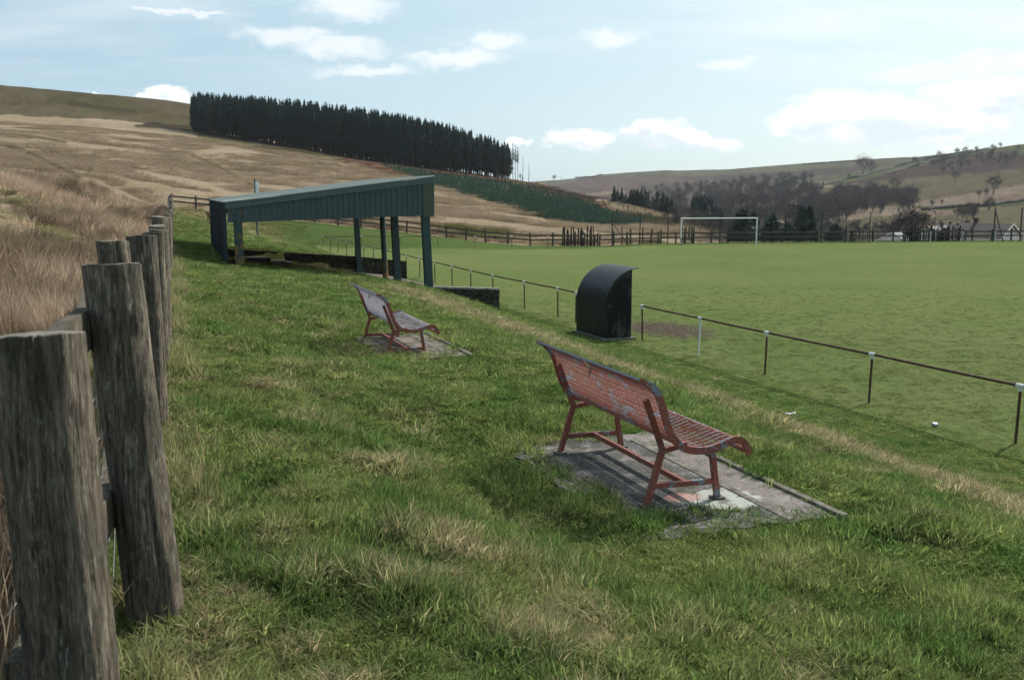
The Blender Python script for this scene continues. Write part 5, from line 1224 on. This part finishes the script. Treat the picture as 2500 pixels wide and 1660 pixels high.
for px, py, hg, lab in ((2105, 425, 26, 'big round leafless tree standing in the hill field'), (2126, 428, 19, 'smaller leafless tree beside the big one in the hill field'), (2072, 435, 9, 'dark round bush on the hill field hedge'), (2432, 354, 13, 'leafless round tree on the skyline hedge'), (2475, 348, 11, 'pale twiggy tree on the skyline hedge beside the gate'),
        (2425, 475, 15, 'leafless tree beside two green bushes on the right-hand slope'), (2390, 482, 8, 'round green bush below the slope tree'), (2407, 478, 8, 'second round green bush below the slope tree'), (2332, 448, 12, 'lone small tree under the bracken slope'), (2415, 515, 11, 'dense dark thorn tree above the houses'), (2185, 468, 13, 'twin-crowned bare tree at the bracken edge'), (2110, 520, 9, 'lone bare tree on the pale strip of grass'), (2300, 500, 5, 'round dark bush on the pink slope'), (2275, 505, 6, 'pale leafless bush on the pink slope'), (1353, 442, 14, 'hazy round tree on the far skyline beside the mast'), (2000, 395, 10, 'hazy bush under the far ridge')):
    p = hit(px, py, 120, 3500); r_ = math.hypot(p[0], p[1]); add_tree('bare_tree', BUSH[px % 3] if hg < 12 else BARE[px % 4], p, hg / 8.0, lab, 'tree', None)
# conifers: shelter belts past the shoulder and the broad dark ones by the fence
for px, py, hg, grp in [(1500, 497, 15, 0), (1508, 499, 13, 0), (1518, 500, 14, 0), (1528, 503, 10, 0), (1541, 504, 15, 0), (1548, 505, 14, 0), (1556, 507, 12, 0), (1566, 509, 14.5, 0), (1575, 509, 15, 0), (1582, 511, 13, 0), (1594, 512, 9, 0), (1605, 514, 15, 0), (1613, 515, 10, 0), (1620, 515, 15, 0), (1630, 517, 13, 0), (1640, 517, 12, 0), (1650, 518, 8, 0),
                        (1694, 520, 14, 1), (1702, 520, 16, 1), (1711, 521, 15, 1), (1720, 522, 13, 1), (1729, 522, 12, 1), (1738, 524, 12, 1), (1748, 524, 10, 1), (1757, 525, 11, 1), (1765, 525, 8, 1)]:
    top = np.interp(px, [1495, 1520, 1575, 1625, 1655, 1690, 1705, 1740, 1768], [456, 462, 466, 473, 494, 480, 474, 487, 500]) + (0 if hg > 11.5 else 13) + rng.uniform(-3, 4)
    r_ = 445 + 6 * (px % 5); d = ray(px, top); d /= math.hypot(d[0], d[1]); x, y = d[0] * r_, d[1] * r_; z = h1(x, y); hg = EYE + d[2] * r_ - z
    add_tree('spruce_tree', SPR[px % 6], (x, y, z), hg / 18, ('dark conifer in the ragged line past the hill shoulder', 'dark conifer in the tight clump left of the bare wood')[grp], 'tree', ('conifers past the hill shoulder', 'conifers of the tight clump')[grp], sx=hg / 18 * rng.uniform(1.6, 2.3))
M_NEEDLE2 = mat('hazed_needles', lambda q: pbr(q, q.mix(q.noise(geo_co(q), 1.5, 3), (0.022, 0.036, 0.030), (0.045, 0.066, 0.052)), .9, spec=.1))  # lightened needle colour stands in for haze over the broad evergreens
BROAD = [spruce_mesh(400 + k, 6, .02, 2.4, 32, 15, 1.0, .5) for k in range(3)]
for _t, _c in BROAD: _c.materials[0] = M_NEEDLE2
for px, top, r_, wd, lab in ((1812, 514, 135, 1.0, 'broad dark evergreen filling the far half of the goal frame'), (1838, 524, 138, .75, 'dark evergreen shoulder to shoulder with the broad one behind the goal post'), (1886, 530, 140, .95, 'pointed dark evergreen between the goal and the twin-topped one'), (1925, 545, 138, .8, 'low dark evergreen beside the twin-topped one'), (1960, 510, 140, .75, 'twin-topped dark evergreen behind the netting, first top'), (1978, 509, 141, .65, 'twin-topped dark evergreen behind the netting, second top'), (2038, 549, 125, .75, 'small round dark evergreen at the end of the netting')):
    d = ray(px, top); d /= math.hypot(d[0], d[1]); x, y = d[0] * r_, d[1] * r_; z = h1(x, y); ht = EYE + d[2] * r_ - z
    add_tree('evergreen_tree', BROAD[px % 3], (x, y, z), ht / 6, lab, 'tree', None, sx=wd)

# hedges and field walls on the far slopes
def hedge(pl, hgt, lab):
    pts = []
    for (x0, y0), (x1, y1) in zip(pl[:-1], pl[1:]):
        n = max(2, int(math.hypot(x1 - x0, y1 - y0) / 5)); pts += list(hits([x0 + (x1 - x0) * k / n for k in range(n)], [y0 + (y1 - y0) * k / n for k in range(n)], 300, 3600))
    o = empty('hedgerow', pts[0], 0, lab, 'hedge'); O = np.array(pts[0]); m = MB(); rad = [hgt * rng.uniform(.12, .34) for _ in pts]
    m.tube([p - O + (0, 0, hgt * .25) for p in pts], rad, 6, True, False); m.build('hedge_row', M_HEDGE, o)
    return o
hedge([(2010, 452), (2100, 432), (2180, 410), (2250, 390), (2330, 378)], 5, 'dark hedgerow along the upper edge of the green hill field'); hedge([(2165, 426), (2230, 408), (2330, 384), (2420, 362), (2500, 346)], 5, 'dark hedgerow dividing the bracken slope from the green field')
hedge([(2290, 385), (2400, 362), (2500, 343)], 4, 'clipped skyline hedge along the ridge field'); hedge([(1345, 438), (1450, 433), (1500, 418), (1540, 413)], 6, 'thin field wall on the far skyline shoulder')
hedge([(2250, 515), (2330, 508), (2400, 505), (2500, 492)], 4, 'dark hedge across the foot of the pink slope'); hedge([(1960, 402), (2040, 397), (2120, 393)], 5, 'thin dark hedge below the far ridge')
# small marks on the skyline
p = hit(373, 241, 400, 1200); o = empty('stone_hut', p, .3, 'tiny dark hut on the crest of the moor', 'hut'); MB().box((0, 0, 1.5), (4.5, 4, 3.6)).build('wall', M_STONE, o); MB().hexa([(-2.5, -2.3, 3.2), (2.5, -2.3, 3.2), (2.5, 2.3, 3.2), (-2.5, 2.3, 3.2), (-2.5, -.1, 4.0), (2.5, -.1, 4.0), (2.5, .1, 4.0), (-2.5, .1, 4.0)]).build('roof', M_HROOF, o)
p = hit(1371, 437, 800, 3400); o = empty('radio_mast', p, 0, 'thin lattice radio mast on the far skyline', 'mast'); MB().tube([(0, 0, -2), (0, 0, 24)], [.9, .35], 5).build('mast_tower', M_STEEL, o); MB().box((0, 0, 22), (2.4, 2.4, 3)).build('antenna_head', M_STEEL, o)

# ------------------------------------------------------------------ grass, rushes, tussocks (stuff)
def tuft_mesh(name, n, rad, h0, h1_, wid, bend, seed, m_, vcol=.25, straw=.12):
    rg = np.random.default_rng(seed); a = rg.uniform(0, 6.283, n); r = rad * np.sqrt(rg.random(n)); bx, by = r * np.cos(a), r * np.sin(a)
    L = rg.uniform(h0, h1_, n) * (1 - .25 * r / rad); la = a + rg.normal(0, 1.0, n); ln = rg.uniform(.12, 1.0, n) * bend; dx, dy = np.cos(la), np.sin(la)
    fa = rg.uniform(0, 6.283, n); w_ = wid * rg.uniform(.6, 1.3, n) / 2; wx, wy = np.cos(fa) * w_, np.sin(fa) * w_
    V = np.zeros((n, 7, 3)); H = np.zeros((n, 7))
    for j, (t, ww) in enumerate(((0, 1.0), (.4, .9), (.75, .6))):
        off = ln * L * t * t * (1 + .3 * t); hz = L * t * (1 - .35 * ln * ln * t)
        for k, sgn in enumerate((-1, 1)): V[:, 2 * j + k] = np.stack([bx + dx * off + sgn * wx * ww, by + dy * off + sgn * wy * ww, hz - (.012 if j == 0 else 0)], -1); H[:, 2 * j + k] = t
    off = ln * L * 1.25; V[:, 6] = np.stack([bx + dx * off, by + dy * off, L * (1 - .42 * ln * ln)], -1); H[:, 6] = 1
    base = (np.arange(n) * 7)[:, None]; fs = np.concatenate([(base + [0, 1, 3, 2])]).tolist() + (base + [2, 3, 5, 4]).tolist() + (base + [4, 5, 6]).tolist()
    me = bpy.data.meshes.new(name); me.from_pydata(V.reshape(-1, 3).tolist(), [], fs); me.update(); me.materials.append(m_)
    at = me.attributes.new('h', 'FLOAT', 'POINT'); at.data.foreach_set('value', H.ravel())
    vc = np.ones((n, 7, 4)); g = rg.uniform(1 - vcol, 1 + vcol, n)[:, None]; vc[..., :3] = g[..., None]
    st = rg.random(n) < straw; vc[st, :, 0] *= 1.55; vc[st, :, 1] *= 1.35; vc[st, :, 2] *= 1.5
    at = me.attributes.new('v', 'FLOAT_COLOR', 'POINT'); at.data.foreach_set('color', vc.reshape(-1)); return me
def ringpts(r0, r1, spc, a0, a1):
    """jittered points, evenly spread over a sector of ground seen from the bank"""
    n = int(.5 * (a1 - a0) * (r1 * r1 - r0 * r0) / (spc * spc)); r = np.sqrt(rng.uniform(r0 * r0, r1 * r1, n)); a = rng.uniform(a0, a1, n); return r * np.sin(a), r * np.cos(a)
def bench_local(B, x, y): return (x - B[0]) * BA[0] + (y - B[1]) * BA[1], (x - B[0]) * BF[0] + (y - B[1]) * BF[1]
def growable(x, y):
    ok = (fence_dl(x, y) < .35) & (y < efy(x) - .0)
    for B, lim in ((B1, (-.20, 1.80, -.20, 1.05)), (B2, (-.12, 1.45, .10, .90))):
        a, d = bench_local(B, x, y); wb = .34 * (fbm(x * 2.3, y * 2.3, 3) - .5); ok &= ~((a > lim[0] - .33 * d + wb) & (a < lim[1] + wb) & (d > lim[2] + wb) & (d < lim[3] + .07))
    s, L = stand_sl(x, y); ok &= ~((s > -1.3) & (s < 6.7) & (L > -.1) & (L < 15.1)); ok &= ~((s > -2.8) & (s < 0) & (np.abs(L - .12) < .22)); ok &= ~((s > -2.6) & (s < .6) & (L > 0) & (L < 14) & (fbm(x * 1.1, y * 1.1, 3) > .42))
    dd = (x - D0[0]) * DF[0] + (y - D0[1]) * DF[1]; da = (x - D0[0]) * DA[0] + (y - D0[1]) * DA[1]; ok &= ~((dd > -.18) & (dd < 1.02) & (da > -.2) & (da < DL + .2))
    return ok
GREEN_A, GREEN_B, STRAW = np.array((.088, .160, .037)), np.array((.175, .226, .066)), np.array((.36, .305, .18))
TUFTS = [tuft_mesh('turf_kind', 32, .075, .04, .115, .0060, .8, 500 + k, M_BLADE, .45, .08) for k in range(5)] + [tuft_mesh('turf_kind', 24, .06, .07, .17, .0042, 1.05, 510 + k, M_BLADE, .4, .35) for k in range(3)]
px_, sc_, ix_, ti_, ro_ = [], [], [], [], []
def add_turf(x, y, s, hmul, kinds, gm, seedn=0.0):
    n = len(x); z = height(x, y); px_.append(np.stack([x, y, z], -1))
    hn = fbm(x * 2.6 + 9, y * 2.6, 3); hh = hmul * (.45 + .95 * sstep(.42, .70, hn)) * rng.uniform(.75, 1.25, n)
    sc_.append(np.stack([s * np.ones(n), s * np.ones(n), hh], -1)); ix_.append(rng.choice(kinds, n)); ro_.append(np.stack([rng.normal(0, .14, n), rng.normal(0, .14, n), rng.uniform(0, 6.28, n)], -1))
    g = np.clip(gm + rng.normal(0, .16, n), 0, 1)[:, None]; t = sstep(.35, .65, fbm(x * 1.9 - 4, y * 1.9 + 8, 4, .65))[:, None]; gr = GREEN_A * (1 - t) + GREEN_B * t
    ti_.append((gr * (1 - g) + STRAW * g) * rng.uniform(.55, 1.4, (n, 1)))
AZ0, AZ1 = R(-34), R(34)
for r0, r1, spc, s, hm in ((1.4, 6, .040, 1.0, .9), (6, 11, .062, 1.3, .82), (11, 20, .105, 1.8, .8), (20, 42, .20, 2.7, .9), (42, 92, .36, 3.8, 1.5)):
    x, y = ringpts(r0, r1, spc, AZ0, AZ1); q = (x - R0[0]) * NL[0] + (y - R0[1]) * NL[1]; ok = growable(x, y) & (q > .6); x, y, q = x[ok], y[ok], q[ok]
    low = .42 + .58 * sstep(2.5, 6.5, q); gm = grass_mix(x, y); add_turf(x, y, s, hm * low, np.arange(5), np.clip(gm * .72 - .14, 0, 1))
    k = rng.random(len(x)) < .30 * sstep(.30, .75, gm); add_turf(x[k], y[k], s * 1.05, hm * low[k] * 1.1, np.arange(5, 8), gm[k] * .8 + .18)
x = FENCE_A * rng.uniform(1.5, 40, 1500); y = x / FENCE_A; x = x + FENCE_B + rng.normal(.12, .13, 1500); k = growable(x, y); x, y = x[k], y[k]; add_turf(x, y, 1.2, 1.5, np.arange(8), np.full(len(x), .45))      # longer growth along the fence foot
n_b = sum(map(len, ix_))
scatter('bank_grass', np.concatenate(px_), TUFTS, np.concatenate(ro_), np.concatenate(sc_), np.concatenate(ix_), np.concatenate(ti_), 'tussocky mixed green and straw grass covering the bank', 'grass')
# mown sward on the pitch
px_, sc_, ix_, ti_, ro_ = [], [], [], [], []
mc = onz(1620, 805, 0)
for r0, r1, spc, s in ((13, 22, .085, 1.15), (22, 34, .125, 1.5), (34, 52, .20, 2.0)):
    x, y = ringpts(r0, r1, spc, R(-22), AZ1); q = (x - R0[0]) * NL[0] + (y - R0[1]) * NL[1]
    a = (x - mc[0]) * UD[0] + (y - mc[1]) * UD[1]; b = (x - mc[0]) * NL[0] + (y - mc[1]) * NL[1]; muddy = np.exp(-(a / 2.5) ** 2 - ((b + .1) / 1.5) ** 2) > rng.uniform(.15, .75, len(x))
    ok = (q < 1.0) & (y < efy(x) - 2.5) & ~muddy; x, y = x[ok], y[ok]; add_turf(x, y, s, .26 * s ** .3, np.arange(5), .10 + .16 * fbm(x * .3, y * .3, 3)); keep = rng.random(len(x)) < np.interp(np.hypot(x, y), [13, 34, 52], [1, .85, .06]); ti_[-1] = (np.array((.128, .160, .056)) * (1 + .25 * (ti_[-1] / ti_[-1].mean(0) - 1)))[keep]; px_[-1], sc_[-1], ix_[-1], ro_[-1] = px_[-1][keep], sc_[-1][keep], ix_[-1][keep], ro_[-1][keep]
scatter('pitch_grass', np.concatenate(px_), TUFTS[:5], np.concatenate(ro_), np.concatenate(sc_), np.concatenate(ix_), np.concatenate(ti_), 'short worn green sward of the football pitch', 'grass')
# moor: rushes and bleached tussocks
RUSH = [tuft_mesh('rush_kind', 70, .16, .50, 1.0, .0065, .35, 520 + k, M_RUSH, .35, .0) for k in range(4)] + [tuft_mesh('rush_kind', 80, .20, .18, .42, .007, 1.0, 530 + k, M_RUSH, .3, .0) for k in range(4)]
px_, sc_, ix_, ti_, ro_ = [], [], [], [], []
PINKT, PALET, OLIVET, DARKT = np.array((.36, .26, .19)), np.array((.46, .375, .25)), np.array((.125, .125, .05)), np.array((.10, .07, .045))
def add_moor(x, y, s, hm):
    n = len(x); z = height(x, y); u, v = x * .24 + 3, y * .24; pat = fbm(u, v, 4); pat2 = fbm(x * .35 + 40, y * .35, 3); r = np.hypot(x, y)
    rush = (pat > .53) | (r < 6.5) | ((r > 52) & (r < 76) & (pat > .40)); px_.append(np.stack([x, y, z], -1)); ix_.append(np.where(rush, rng.integers(0, 4, n), rng.integers(4, 8, n)))
    sz = hm * rng.uniform(.65, 1.15, n) * np.where(rush, .75 + .35 * pat2, .8); sc_.append(np.stack([s * np.ones(n), s * np.ones(n), sz], -1)); ro_.append(np.stack([rng.normal(.0, .08, n), rng.normal(.10, .08, n), rng.uniform(0, 6.28, n)], -1))
    t = np.clip(rng.normal(.25, .25, n), 0, 1)[:, None]; c = np.where(rush[:, None], PINKT * (1 - t) + PALET * t, OLIVET * (1 - t) + PALET * t); dk = ((pat2 > .60) & (rng.random(n) < .6))[:, None]; c = np.where(dk & rush[:, None], DARKT * 1.3, c); ti_.append(c * rng.uniform(.5, 1.25, (n, 1)) * (.55 + .9 * sstep(.35, .65, fbm(x * .5, y * .5 + 11, 3)))[:, None])
for r0, r1, spc, s, hm in ((2.2, 12, .17, .9, .92), (12, 30, .34, 1.4, .9), (30, 76, .62, 2.1, .95)):
    x, y = ringpts(r0, r1, spc, R(-42), R(-16)); dl = fence_dl(x, y); k = (dl > .25 + .05 * s) & (y > .8); add_moor(x[k], y[k], s, hm * (1 if r0 > 3 else .92))
x = rng.uniform(-28, 14, 1500); y = efy(x) + rng.uniform(.9, 13, 1500) ** 1.0; k = fbm(x * .2, y * .2, 3) > .42; add_moor(x[k], y[k], 2.2, .8)
scatter('moor_rushes', np.concatenate(px_), RUSH, np.concatenate(ro_), np.concatenate(sc_), np.concatenate(ix_), np.concatenate(ti_), 'dead brown rushes and pale tussocks on the rough moor beside the fence', 'rushes')
px_, sc_, ix_, ti_, ro_ = [], [], [], [], []
for r0, r1, spc, s in ((76, 150, 1.1, 5), (150, 380, 3.0, 12)):
    x, y = ringpts(r0, r1, spc, R(-34), R(11)); px, py = project(x, y, height(x, y)); ok = (y > efy(x) + 3) & (fbm(x * .06, y * .06, 4) > .40) & ~inpoly(px, py, REGIONS[6][0])
    for pl, hw, _ in LINES:
        for (x0, y0), (x1, y1) in zip(pl[:-1], pl[1:]):
            vx, vy = x1 - x0, y1 - y0; t = np.clip(((px - x0) * vx + (py - y0) * vy) / (vx * vx + vy * vy), 0, 1); ok &= np.hypot(px - x0 - t * vx, py - y0 - t * vy) > hw * 1.8
    x, y = x[ok], y[ok]; n = len(x)
    z = height(x, y); px_.append(np.stack([x, y, z], -1)); ix_.append(rng.integers(4, 8, n) - 4); sc_.append(np.stack([s * np.ones(n), s * np.ones(n), rng.uniform(.6, 1.4, n) * (1 + .06 * s)], -1)); ro_.append(np.stack([np.zeros(n), np.zeros(n), rng.uniform(0, 6.28, n)], -1)); ti_.append(hill_col(x, y, z) * rng.uniform(.78, 1.15, (n, 1)))
scatter('hillside_tussocks', np.concatenate(px_), RUSH[4:], np.concatenate(ro_), np.concatenate(sc_), np.concatenate(ix_), np.concatenate(ti_), 'bleached tussock grass over the tan hillside', 'grass')
# dead grass hanging over the terrace under the stand
n = 700; s_ = rng.uniform(1.5, 6.5, n); l_ = rng.uniform(.5, 14.4, n); q_ = np.array([sp(a, b, 0)[:2] for a, b in zip(s_, l_)]); x, y = q_[:, 0], q_[:, 1]
scatter('terrace_weeds', np.stack([x, y, height(x, y)], -1), RUSH[4:], np.stack([rng.normal(0, .2, n), rng.normal(0, .2, n), rng.uniform(0, 6.28, n)], -1), np.stack([np.full(n, 1.3), np.full(n, 1.3), rng.uniform(.4, 1.0, n)], -1), rng.integers(0, 4, n), (OLIVET * .8 + np.array((.06, .04, .02))) * rng.uniform(.6, 1.3, (n, 1)), 'dead grass overgrowing the terrace under the stand', 'grass')

# ------------------------------------------------------------------ air: thin haze over the valley
def haze(dens):
    o = MB().hexa([(-4400, -4400, -60), (4400, -4400, -60), (4400, 4400, -60), (-4400, 4400, -60), (-4400, -4400, 330), (4400, -4400, 330), (4400, 4400, 330), (-4400, 4400, 330)]).build('haze', None)
    m = bpy.data.materials.new('valley_haze'); m.use_nodes = True; t = m.node_tree; t.nodes.clear(); q = NT(t); out = q.n('ShaderNodeOutputMaterial'); v = q.n('ShaderNodeVolumePrincipled', {'Color': (.86, .92, 1.0), 'Density': dens, 'Anisotropy': .2}); q.set(out.inputs['Volume'], v.outputs[0])
    o.data.materials.append(m); tag(o, 'thin blue-grey haze filling the valley air', 'haze', None, 'stuff')
haze(0.000045)
